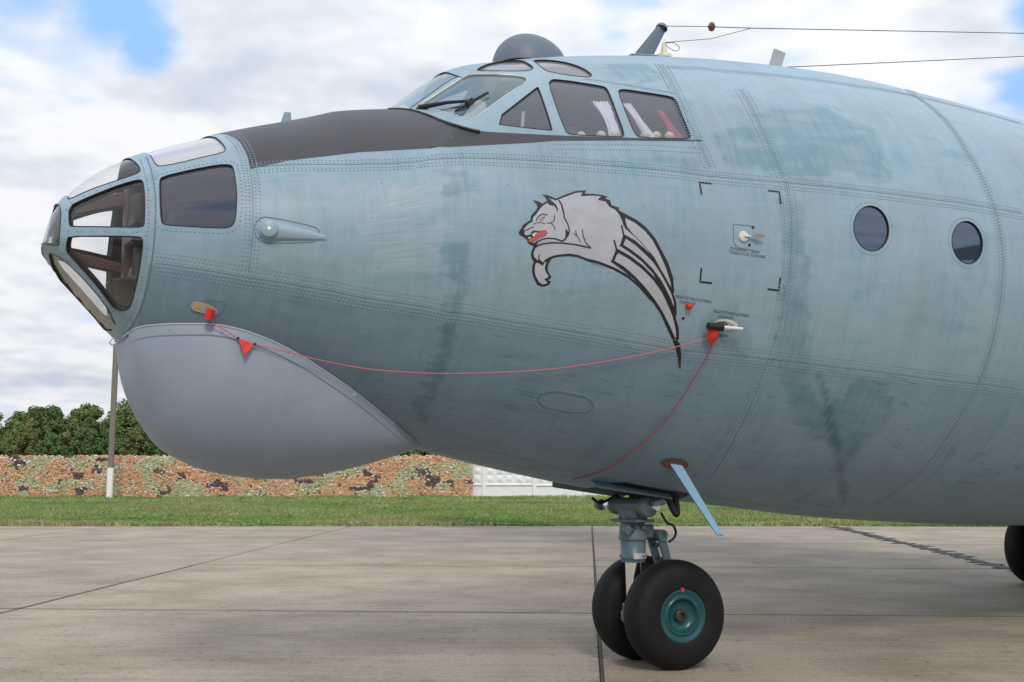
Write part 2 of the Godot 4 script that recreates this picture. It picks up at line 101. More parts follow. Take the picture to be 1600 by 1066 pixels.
const CORD_A = [[-3.987,2.628,0.652], [-3.960,2.597,0.645], [-3.895,2.561,0.658], [-3.798,2.504,0.667], [-3.695,2.472,0.686], [-3.522,2.435,0.721], [-3.255,2.383,0.729], [-2.943,2.337,0.763], [-2.637,2.318,0.832], [-2.376,2.315,0.905], [-2.026,2.330,1.013], [-1.662,2.361,1.113], [-1.297,2.419,1.226], [-0.920,2.498,1.337], [-0.634,2.576,1.426], [-0.491,2.625,1.488]]
const CORD_B = [[-0.462,2.553,1.458], [-0.513,2.333,1.305], [-0.554,2.147,1.160], [-0.605,1.962,0.984], [-0.673,1.827,0.826], [-0.755,1.680,0.595], [-0.841,1.604,0.407], [-0.918,1.568,0.243]]
const PENNANT_A = [[-3.804,2.506,0.672], [-3.697,2.472,0.691], [-3.775,2.391,0.715]]
const PENNANT_B = [[-0.553,2.678,1.520], [-0.464,2.679,1.534], [-0.461,2.548,1.464]]
const PROBE = [[-0.548,2.695,1.537], [-0.433,2.691,1.552], [-0.269,2.687,1.574]]
const HANDLE = [[-0.326,3.371,1.663], [-0.228,3.367,1.719]]
const PLUG = [[-3.987,2.680,0.674], [-4.001,2.627,0.656]]
const BLADE = [[-0.340,1.706,0.719], [-0.187,1.685,0.727], [0.037,1.123,0.944], [-0.021,1.129,0.944]]
const RADOME_BOTTOM = [-4.412,2.511,-4.404,2.402,-4.377,2.228,-4.334,2.098,-4.266,1.969,-4.131,1.796,-3.909,1.673,-3.682,1.611,-3.356,1.578,-3.068,1.595,-2.719,1.660,-2.461,1.728,-2.168,1.812]
const TEXT_A = [-0.8303,-0.3140,-0.5597,-0.3247]
const TEXT_B = [-0.4915,-0.3662,-0.2192,-0.3730]
const TEXT_C = [-0.4095,-0.0735,-0.2119,-0.0807]
const TEXT_D = [-0.4075,-0.4770,-0.3360,-0.4760]
const WIPER = [[-2.394,4.362,0.428], [-2.270,4.355,0.665], [-2.179,4.327,0.860], [-2.288,4.242,0.817], [-2.189,4.313,0.859], [-2.051,4.403,0.888]]
const DECK_LIP = [[-2.630,4.323,0.382], [-2.547,4.326,0.418], [-2.487,4.299,0.515], [-2.438,4.231,0.667], [-2.383,4.163,0.790], [-2.358,4.074,0.996], [-2.282,4.034,1.077], [-2.234,4.025,1.103]]
const PROBE_BASE = [[-0.258,-0.4219,-0.259,-0.4297,-0.271,-0.4368,-0.291,-0.4425,-0.318,-0.4463,-0.349,-0.4477,-0.381,-0.4467,-0.411,-0.4433,-0.436,-0.4378,-0.453,-0.4308,-0.462,-0.4230,-0.460,-0.4152,-0.448,-0.4081,-0.428,-0.4025,-0.401,-0.3988,-0.370,-0.3975,-0.338,-0.3986,-0.308,-0.4020,-0.283,-0.4074,-0.266,-0.4143],[-0.290,-0.4236,-0.292,-0.4278,-0.300,-0.4315,-0.314,-0.4346,-0.332,-0.4366,-0.354,-0.4373,-0.375,-0.4368,-0.395,-0.4350,-0.412,-0.4321,-0.423,-0.4285,-0.428,-0.4244,-0.426,-0.4202,-0.418,-0.4165,-0.404,-0.4135,-0.386,-0.4115,-0.365,-0.4107,-0.343,-0.4113,-0.323,-0.4131,-0.307,-0.4159,-0.295,-0.4196]]

const NOSE_TIP := -4.955
var plane_xf := Transform3D(Basis(Vector3.UP, PSI), ORIGIN)
var tab := []
var plane: Node3D
var M := {}
var used_names := {}
var rng := RandomNumberGenerator.new()

func _ready():
	rng.seed = 77
	# ---------------------------------------------------------------- camera, sky, sun, exposure
	var cam := Camera3D.new()
	cam.name = "camera"
	cam.fov = 32.989
	cam.position = Vector3(0, 1.66, 0)
	cam.rotation = Vector3(deg_to_rad(6.2773), 0, 0)
	cam.near = 0.1
	cam.far = 3000.0
	add_child(cam)
	cam.current = true
	var env := Environment.new()
	env.background_mode = Environment.BG_SKY
	var sky := Sky.new()
	var sm := PanoramaSkyMaterial.new()
	sm.panorama = cloudy_sky()
	sm.energy_multiplier = 1.0
	sky.sky_material = sm
	env.sky = sky
	env.tonemap_mode = Environment.TONE_MAPPER_LINEAR
	env.tonemap_exposure = 1.0
	env.sdfgi_enabled = true
	env.ssao_enabled = true
	env.ssil_enabled = true
	var we := WorldEnvironment.new()
	we.name = "world_environment"
	we.environment = env
	add_child(we)
	var sun := DirectionalLight3D.new()
	sun.name = "sun"
	sun.light_energy = 0.5
	sun.light_angular_distance = 14.0
	sun.light_color = Color(1.0, 0.96, 0.9)
	sun.shadow_enabled = true
	sun.rotation = Vector3(deg_to_rad(-38), deg_to_rad(10), 0)
	add_child(sun)
	# ---------------------------------------------------------------- materials and the setting
	tables()
	materials()
	ground()
	fence()
	camouflage()
	pole()
	forest()
	# ---------------------------------------------------------------- the aircraft
	plane = Node3D.new()
	plane.name = "transport_aircraft"
	plane.transform = plane_xf
	tag(plane, "pale blue-grey transport aircraft with glazed nose, chin radome and leaping wolf emblem", "aircraft")
	add_child(plane)
	fuselage()
	windows()
	interior()
	wings()
	markings()
	seams_and_rivets()
	radome()
	fittings()
	nose_gear()
	main_gear()
	cords()
	weeds()

# ==================================================================== helpers
func tag(o: Node, label: String, category: String, group := ""):
	o.set_meta("label", label)
	o.set_meta("category", category)
	if group != "":
		o.set_meta("group", group)

func numbered(called: String) -> String:
	var n: int = used_names.get(called, 0)
	used_names[called] = n + 1
	return called if n == 0 else "%s_%03d" % [called, n]

func top(called: String, at := Vector3.ZERO) -> Node3D:
	var o := Node3D.new()
	o.name = numbered(called)
	o.position = at
	add_child(o)
	return o

func part(called: String, mesh: Mesh, m: Material, parent: Node, at := Vector3.ZERO) -> MeshInstance3D:
	var o := MeshInstance3D.new()
	o.name = called
	o.mesh = mesh
	o.material_override = m
	o.position = at
	parent.add_child(o, true)
	return o

func begin() -> SurfaceTool:
	var st := SurfaceTool.new()
	st.begin(Mesh.PRIMITIVE_TRIANGLES)
	return st

func tri(st: SurfaceTool, a: Vector3, b: Vector3, c: Vector3, n := Vector3.ZERO):
	if n == Vector3.ZERO:
		n = (c - a).cross(b - a).normalized()
	for p in [a, b, c]:
		st.set_normal(n)
		st.add_vertex(p)

func quad(st: SurfaceTool, a: Vector3, b: Vector3, c: Vector3, d: Vector3):
	tri(st, a, b, c)
	tri(st, a, c, d)

# a box with chamfered edges, turned by a basis
func box(st: SurfaceTool, at: Vector3, size: Vector3, basis := Basis(), bevel := 0.0):
	var h := size * 0.5
	var b := minf(bevel, minf(h.x, minf(h.y, h.z)) * 0.9)
	var hull_pts := []
	for ax in 3:
		for sg in [-1.0, 1.0]:
			var n := Vector3.ZERO
			n[ax] = sg
			var u := Vector3.ZERO
			u[(ax + 1) % 3] = 1.0
			var v := Vector3.ZERO
			v[(ax + 2) % 3] = 1.0
			var hu := h[(ax + 1) % 3] - b
			var hv := h[(ax + 2) % 3] - b
			var c := n * h[ax]
			var q := [c - u * hu - v * hv, c + u * hu - v * hv, c + u * hu + v * hv, c - u * hu + v * hv]
			for i in 4:
				q[i] = at + basis * q[i]
			face(st, q, basis * n)
	if b > 0.0:
		for ax in 3:
			for s1 in [-1.0, 1.0]:
				for s2 in [-1.0, 1.0]:
					var i1 := (ax + 1) % 3
					var i2 := (ax + 2) % 3
					var e := Vector3.ZERO
					e[ax] = h[ax] - b
					var p1 := Vector3.ZERO
					p1[i1] = s1 * h[i1]
					p1[i2] = s2 * (h[i2] - b)
					var p2 := Vector3.ZERO
					p2[i1] = s1 * (h[i1] - b)
					p2[i2] = s2 * h[i2]
					var nn := Vector3.ZERO
					nn[i1] = s1
					nn[i2] = s2
					face(st, [at + basis * (p1 - e), at + basis * (p1 + e), at + basis * (p2 + e), at + basis * (p2 - e)], basis * nn.normalized())

# a flat polygon facing n
func face(st: SurfaceTool, q: Array, n: Vector3):
	var nn: Vector3 = (q[2] - q[0]).cross(q[1] - q[0])
	if nn.dot(n) < 0:
		q = q.duplicate()
		q.reverse()
	for i in range(1, q.size() - 1):
		tri(st, q[0], q[i], q[i + 1], n)

# a tube along points; radii may be one number or one per point
func tube(st: SurfaceTool, pts: Array, radius, sides := 8, closed := false, caps := true):
	var n := pts.size()
	var up := Vector3.UP
	var t0: Vector3 = (pts[1] - pts[0]).normalized()
	if absf(t0.dot(up)) > 0.9:
		up = Vector3.RIGHT
	var rings := []
	var axis_u := up.cross(t0).normalized()
	for i in n:
		var a: Vector3 = pts[(i - 1 + n) % n] if closed or i > 0 else pts[0]
		var b: Vector3 = pts[(i + 1) % n] if closed or i < n - 1 else pts[n - 1]
		var t := (b - a).normalized()
		axis_u = (axis_u - t * axis_u.dot(t)).normalized()
		var v := t.cross(axis_u)
		var r: float = radius[i] if radius is Array else radius
		var ring := []
		for k in sides:
			var g := TAU * k / sides
			ring.append([pts[i] + (axis_u * cos(g) + v * sin(g)) * r, axis_u * cos(g) + v * sin(g)])
		rings.append(ring)
	for i in (n if closed else n - 1):
		var r0: Array = rings[i]
		var r1: Array = rings[(i + 1) % n]
		for k in sides:
			var k2 := (k + 1) % sides
			vert4(st, r0[k], r1[k], r1[k2], r0[k2])
	if caps and not closed:
		for e in [0, n - 1]:
			var d: Vector3 = (pts[0] - pts[1]).normalized() if e == 0 else (pts[n - 1] - pts[n - 2]).normalized()
			var q := []
			for k in sides:
				q.append(rings[e][k][0])
			face(st, q, d)

func vert4(st: SurfaceTool, a: Array, b: Array, c: Array, d: Array):
	var outward: Vector3 = a[1] + b[1] + c[1] + d[1]
	var o: Array = [a, b, c, a, c, d]
	if (c[0] - a[0]).cross(b[0] - a[0]).dot(outward) + (d[0] - a[0]).cross(c[0] - a[0]).dot(outward) < 0:
		o = [a, c, b, a, d, c]
	for p in o:
		st.set_normal(p[1])
		st.add_vertex(p[0])

# a lathed profile of (along, radius) pairs about an axis
func lathe(st: SurfaceTool, at: Vector3, axis: Vector3, profile: Array, sides := 32):
	axis = axis.normalized()
	var u := axis.cross(Vector3.UP if absf(axis.y) < 0.9 else Vector3.RIGHT).normalized()
	var v := axis.cross(u)
	for i in profile.size() - 1:
		var p: Vector2 = profile[i]
		var q: Vector2 = profile[i + 1]
		var d := (q - p)
		if d.length() < 1e-6:
			continue
		var nr := Vector2(-d.y, d.x).normalized()
		# smooth with the neighbours where the bend is gentle
		var n0 := nr
		var n1 := nr
		if i > 0:
			var e: Vector2 = p - profile[i - 1]
			var ne := Vector2(-e.y, e.x).normalized()
			if ne.dot(nr) > 0.6:
				n0 = (ne + nr).normalized()
		if i < profile.size() - 2:
			var e2: Vector2 = profile[i + 2] - q
			var ne2 := Vector2(-e2.y, e2.x).normalized()
			if ne2.dot(nr) > 0.6:
				n1 = (ne2 + nr).normalized()
		for k in sides:
			var c0 := u * cos(TAU * k / sides) + v * sin(TAU * k / sides)
			var c1 := u * cos(TAU * (k + 1) / sides) + v * sin(TAU * (k + 1) / sides)
			vert4(st, [at + axis * p.x + c0 * p.y, axis * n0.x + c0 * n0.y], [at + axis * q.x + c0 * q.y, axis * n1.x + c0 * n1.y], [at + axis * q.x + c1 * q.y, axis * n1.x + c1 * n1.y], [at + axis * p.x + c1 * p.y, axis * n0.x + c1 * n0.y])

func lin(r: float, g: float, b: float, a := 1.0) -> Color:
	var c := Color(r, g, b).linear_to_srgb()
	c.a = a
	return c

func mat(c: Color, rough := 0.6, metal := 0.0) -> StandardMaterial3D:
	var m := StandardMaterial3D.new()
	m.albedo_color = c
	m.roughness = rough
	m.metallic = metal
	return m

func glass(c: Color, rough := 0.03) -> StandardMaterial3D:
	var m := mat(c, rough)
	m.transparency = BaseMaterial3D.TRANSPARENCY_ALPHA
	return m

func fnl(sd: int, freq: float, oct := 4, kind := FastNoiseLite.TYPE_SIMPLEX_SMOOTH) -> FastNoiseLite:
	var n := FastNoiseLite.new()
	n.seed = sd
	n.frequency = freq
	n.noise_type = kind
	n.fractal_octaves = oct
	return n

func tile(sd: int, freq: float, c0: Color, c1: Color, size := 512, oct := 5, bump := false) -> NoiseTexture2D:
	var t := NoiseTexture2D.new()
	t.width = size
	t.height = size
	t.seamless = true
	t.noise = fnl(sd, freq, oct)
	if bump:
		return t
	var g := Gradient.new()
	g.set_color(0, c0)
	g.set_color(1, c1)
	t.color_ramp = g
	return t

func catmull(p: Array, per := 6) -> Array:
	var o := []
	for i in p.size() - 1:
		var a: Vector3 = p[maxi(i - 1, 0)]
		var b: Vector3 = p[i]
		var c: Vector3 = p[i + 1]
		var d: Vector3 = p[mini(i + 2, p.size() - 1)]
		for k in per:
			o.append(b.cubic_interpolate(c, a, d, float(k) / per))
	o.append(p[-1])
	return o

func vecs(a: Array) -> Array:
	var o := []
	for q in a:
		o.append(Vector3(q[0], q[1], q[2]))
	return o

# ==================================================================== the skin of the fuselage
func spline(x: float, xs: Array, ys: Array) -> float:
	var n := xs.size()
	x = clampf(x, xs[0], xs[n - 1])
	var k := 0
	while k < n - 2 and x > xs[k + 1]:
		k += 1
	var m := []
	for i in [k, k + 1]:
		if i == 0:
			m.append((ys[1] - ys[0]) / (xs[1] - xs[0]))
		elif i == n - 1:
			m.append((ys[n - 1] - ys[n - 2]) / (xs[n - 1] - xs[n - 2]))
		else:
			var h0: float = xs[i] - xs[i - 1]
			var h1: float = xs[i + 1] - xs[i]
			m.append(((ys[i] - ys[i - 1]) / h0 * h1 + (ys[i + 1] - ys[i]) / h1 * h0) / (h0 + h1))
	var h: float = xs[k + 1] - xs[k]
	var t: float = (x - xs[k]) / h
	return ys[k] * (1 - t) * (1 - t) * (1 + 2 * t) + ys[k + 1] * t * t * (3 - 2 * t) + h * (m[0] * t * (1 - t) * (1 - t) - m[1] * t * t * (1 - t))

const TAB_STEP := 0.004

func tables():
	var qx := []
	for s in KNOT_S:
		qx.append(sqrt(maxf(s - NOSE_TIP, 0.0)))
	for ys in [KNOT_TOP, KNOT_DECK, KNOT_BOTTOM, KNOT_WIDTH, KNOT_CENTRE]:
		var t := PackedFloat32Array()
		for i in 1160:
			t.append(spline(i * TAB_STEP, qx, ys))
		tab.append(t)

func look(k: int, s: float) -> float:
	var x := sqrt(maxf(s - NOSE_TIP, 0.0)) / TAB_STEP
	var i := mini(int(x), 1158)
	var t: PackedFloat32Array = tab[k]
	return lerpf(t[i], t[i + 1], minf(x - i, 1.0))

func oval(co: float, si: float, w: float, h: float, a: float) -> float:
	var x := co / w
	var y := absf(si) / maxf(h, 1e-4)
	var k := 2.0 * x * y / (x * x + y * y)
	return (1.0 - a * k * k) / sqrt(x * x + y * y)

func smin(a: float, b: float, k: float) -> float:
	var h := clampf(0.5 + 0.5 * (b - a) / k, 0.0, 1.0)
	return b * (1 - h) + a * h - k * h * (1 - h)

func radius(s: float, th: float) -> float:
	var c := look(4, s)
	var w := maxf(look(3, s), 1e-4)
	var co := absf(cos(th))
	var si := sin(th)
	if si <= 0.0:
		var r := oval(co, si, w, c - look(2, s), 0.040)
		if s < -4.0:
			var den := CHIN_N.y * si
			if den > 1e-3:
				r = minf(r, maxf(0.0, (CHIN_N.dot(CHIN_P) - CHIN_N.x * s - CHIN_N.y * c) / den))
		return r
	var full := oval(co, si, w, look(0, s) - c, 0.023)
	if s <= -3.0 or s > -0.4:
		return full
	var deck := oval(co, si, w, look(1, s) - c, 0.023)
	if s < -0.9:
		var den2 := SHIELD_N.y * si + SHIELD_N.z * (sqrt(co * co + 0.0036) - 0.06)
		if den2 > 1e-3:
			full = smin(full, maxf(0.0, (SHIELD_N.dot(SHIELD_P) - SHIELD_N.x * s - SHIELD_N.y * c) / den2), 0.025)
	return maxf(deck, full)

func skin(s: float, th: float, off := 0.0) -> Vector3:
	var r := radius(s, th) + off
	return Vector3(s, look(4, s) + r * sin(th), r * cos(th))

func skin_n(s: float, th: float) -> Vector3:
	var e := 0.006
	var s0 := maxf(s - e, NOSE_TIP + 0.0002)
	var a := skin(s0, th)
	var b := skin(s + e, th)
	var c := skin(s, th - e)
	var d := skin(s, th + e)
	return (b - a).cross(d - c).normalized()

# a point off the skin along its normal
func above(s: float, th: float, h: float) -> Vector3:
	return skin(s, th) + skin_n(s, th) * h

# (s, theta) under a point near the skin
func under(p: Vector3) -> Vector2:
	return Vector2(p.x, atan2(p.y - look(4, p.x), p.z))

func poly(a: Array) -> PackedVector2Array:
	var o := PackedVector2Array()
	for i in a.size() / 2:
		o.append(Vector2(a[2 * i], a[2 * i + 1]))
	return o

func clockwise_tris(p: PackedVector2Array) -> PackedInt32Array:
	var ix := Geometry2D.triangulate_polygon(p)
	var o := PackedInt32Array()
	for i in ix.size() / 3:
		var a := ix[3 * i]
		var b := ix[3 * i + 1]
		var c := ix[3 * i + 2]
		if (p[b] - p[a]).cross(p[c] - p[a]) > 0:
			var t := b
			b = c
			c = t
		o.append_array([a, b, c])
	return o

# lays pieces of the (s, theta) plane on the skin; side -1 is the far side
func lay(st: SurfaceTool, p: PackedVector2Array, off: float, side: float, cache: Dictionary, inward := false):
	var ix := PackedInt32Array([0, 1, 2, 0, 2, 3]) if p.size() == 4 and cache.has("quads") else clockwise_tris(p)
	var flip := (side < 0) != inward
	for i in ix.size() / 3:
		var tri_i := [ix[3 * i], ix[3 * i + 1], ix[3 * i + 2]]
		if flip:
			tri_i = [tri_i[0], tri_i[2], tri_i[1]]
		for k in tri_i:
			var q := p[k]
			if not cache.has(q):
				var n0 := skin_n(q.x, q.y)
				cache[q] = [skin(q.x, q.y) + n0 * off, n0]
			var v: Vector3 = cache[q][0]
			var n: Vector3 = cache[q][1]
			if side < 0:
				v.z = -v.z
				n.z = -n.z
			st.set_normal(-n if inward else n)
			st.set_uv(Vector2((q.x + 5.0) / 10.0, 0.5 - q.y / PI))
			st.add_vertex(v)

# drapes one polygon over the skin in small pieces
func drape(st: SurfaceTool, p: PackedVector2Array, off: float, side := 1.0, ds := 0.12, dt := 0.06, inward := false):
	var lo := p[0]
	var hi := p[0]
	for q in p:
		lo = lo.min(q)
		hi = hi.max(q)
	lo = lo.max(Vector2(NOSE_TIP + 0.0005, -PI / 2))
	hi = hi.min(Vector2(15.9, PI / 2))
	var cache := {}
	var ns := maxi(1, ceili((hi.x - lo.x) / ds))
	var nt := maxi(1, ceili((hi.y - lo.y) / dt))
	for i in ns:
		for j in nt:
			var a := Vector2(lerpf(lo.x, hi.x, float(i) / ns), lerpf(lo.y, hi.y, float(j) / nt))
			var b := Vector2(lerpf(lo.x, hi.x, float(i + 1) / ns), lerpf(lo.y, hi.y, float(j + 1) / nt))
			for piece in Geometry2D.intersect_polygons(PackedVector2Array([a, Vector2(a.x, b.y), b, Vector2(b.x, a.y)]), p):
				if piece.size() > 2:
					lay(st, piece, off, side, cache, inward)

# a strip of even width along a line on the skin
func ribbon(st: SurfaceTool, p: PackedVector2Array, wide: float, off: float, closed := false, per := 4):
	var pts := []
	var n := p.size()
	for i in (n if closed else n - 1):
		for k in per:
			pts.append(p[i].lerp(p[(i + 1) % n], float(k) / per))
	if not closed:
		pts.append(p[n - 1])
	var m := pts.size()
	var rows := []
	for i in m:
		var q: Vector2 = pts[i]
		var a: Vector2 = pts[(i - 1 + m) % m] if closed or i > 0 else pts[0]
		var b: Vector2 = pts[(i + 1) % m] if closed or i < m - 1 else pts[m - 1]
		var nn := skin_n(q.x, q.y)
		var t := skin(b.x, b.y) - skin(a.x, a.y)
		var v := nn.cross(t).normalized() * wide * 0.5
		var c := skin(q.x, q.y)
		var l := under(c + v)
		var r := under(c - v)
		rows.append([[skin(l.x, l.y) + nn * off, nn], [skin(r.x, r.y) + nn * off, nn]])
	for i in (m if closed else m - 1):
		var r0: Array = rows[i]
		var r1: Array = rows[(i + 1) % m]
		vert4(st, r0[0], r1[0], r1[1], r0[1])

func stations() -> Array:
	var o := []
	for i in range(1, 12):
		o.append(NOSE_TIP + pow(i * 0.0577, 2.0) + 0.0004)
	var s: float = o[-1]
	while s < 15.9:
		s += 0.05 if s < -2.75 else 0.03 if s < -1.45 else 0.07 if s < 3.5 else 0.2 if s < 6.5 else 1.0
		o.append(minf(s, 15.95))
	return o

func shell(off: float, inward: bool, step_deg: float, coarse: int) -> ArrayMesh:
	var st := begin()
	var ss := stations()
	var holes := []
	for k in WINDOWS:
		if inward and k == "nav_top":
			continue
		var p := poly(WINDOWS[k])
		var box2 := Rect2(p[0], Vector2.ZERO)
		for q in p:
			box2 = box2.expand(q)
		holes.append([p, box2])
	var nt := int(180.0 / step_deg)
	var cache := {"quads": true}
	for side in [1.0, -1.0]:
		cache = {"quads": true}
		var i := 0
		while i < ss.size() - 1:
			var i2 := mini(i + coarse, ss.size() - 1)
			for j in nt:
				var a := Vector2(ss[i], -PI / 2 + PI * j / nt)
				var b := Vector2(ss[i2], -PI / 2 + PI * (j + 1) / nt)
				var cell := PackedVector2Array([a, Vector2(a.x, b.y), b, Vector2(b.x, a.y)])
				var r := Rect2(a, b - a)
				var pieces := [cell]
				var cut := false
				for h in holes:
					if r.intersects(h[1]):
						var next := []
						for p in pieces:
							for q in Geometry2D.clip_polygons(p, h[0]):
								if not Geometry2D.is_polygon_clockwise(q) or p.size() == 0:
									next.append(q)
								else:
									next.append(q)
						pieces = next
						cut = true
				for p in pieces:
					if p.size() < 3:
						continue
					if cut:
						cache.erase("quads")
						lay(st, p, off, side, cache, inward)
						cache["quads"] = true
					else:
						lay(st, p, off, side, cache, inward)
			i = i2
	return st.commit()

func fuselage():
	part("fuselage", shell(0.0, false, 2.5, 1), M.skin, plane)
	part("cabin_lining", shell(-0.05, true, 5.0, 2), M.lining, plane)
	# the aft end is closed out of sight
	var st := begin()
	var q := []
	for k in 48:
		var a := TAU * k / 48.0 - PI / 2
		var p := skin(15.95, a if a <= PI / 2 else PI - a)
		if a > PI / 2:
			p.z = -p.z
		q.append(p)
	face(st, q, Vector3.RIGHT)
	part("rear_bulkhead", st.commit(), M.lining, plane)
	var b := begin()
	for s in [-3.35, -0.35]:
		var q2 := []
		for k in 36:
			var a := TAU * k / 36.0 - PI / 2
			var p := skin(s, a if a <= PI / 2 else PI - a, -0.06)
			if a > PI / 2:
				p.z = -p.z
			q2.append(p)
		face(b, q2, Vector3.LEFT)
	part("bulkhead", b.commit(), M.lining, plane)

func windows():
	var kinds := {
		"nose_upper": ["nose_window", M.clear_glass], "nose_lower": ["nose_window", M.clear_glass], "nav_side": ["nose_window", M.side_glass], "nose_top": ["nose_window", M.clear_glass],
		"nav_top": ["nose_window", M.sheen_glass], "tip_pane": ["nose_window", M.tip_glass], "chin_pane": ["nose_window", M.chin_glass], "quarter": ["cockpit_window", M.cabin_glass],
		"eyebrow_front": ["cockpit_window", M.brow_glass], "eyebrow_rear": ["cockpit_window", M.brow_glass], "wind_side": ["windscreen", M.wind_glass], "wind_mid": ["windscreen", M.wind_mid_glass],
		"cabin_front": ["cockpit_window", M.cabin_glass], "cabin_rear": ["cockpit_window", M.cabin_glass], "porthole_a": ["porthole", M.port_glass], "porthole_b": ["porthole", M.port_glass],
	}
	for k in WINDOWS:
		var p := poly(WINDOWS[k])
		var wraps := false
		for q in p:
			wraps = wraps or absf(q.y) > PI / 2
		for side in ([1.0] if wraps else [1.0, -1.0]):
			var st := begin()
			drape(st, p, -0.010, side, 0.08, 0.06)
			if wraps:
				drape(st, p, -0.010, -side, 0.08, 0.06)
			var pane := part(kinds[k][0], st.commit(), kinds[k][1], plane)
			# gasket and the cut edge of the skin
			var f := begin()
			var runs := []
			for sd in ([1.0, -1.0] if wraps else [side]):
				var run := []
				for q in p:
					if absf(q.y) <= PI / 2 and q.x > NOSE_TIP:
						run.append([q, sd])
				runs.append(run)
			for run in runs:
				var loop := []
				var cnt: int = run.size()
				for i in cnt:
					var q: Vector2 = run[i][0]
					var q2: Vector2 = run[(i + 1) % cnt][0]
					if i == cnt - 1 and wraps:
						loop.append(q)
						break
					for j in 3:
						loop.append(q.lerp(q2, j / 3.0))
				var pts := []
				for q in loop:
					var o := above(q.x, q.y, 0.001)
					var inn := above(q.x, q.y, -0.045)
					if run[0][1] < 0:
						o.z = -o.z
						inn.z = -inn.z
					pts.append([o, inn])
				var path := []
				for q in pts:
					path.append(q[0])
				tube(f, path, 0.0035, 6, not wraps, true)
				for i in (pts.size() if not wraps else pts.size() - 1):
					var a: Array = pts[i]
					var b: Array = pts[(i + 1) % pts.size()]
					quad(f, a[0], b[0], b[1], a[1])
			part("gasket", f.commit(), M.silver if k == "wind_side" else M.gasket, pane)

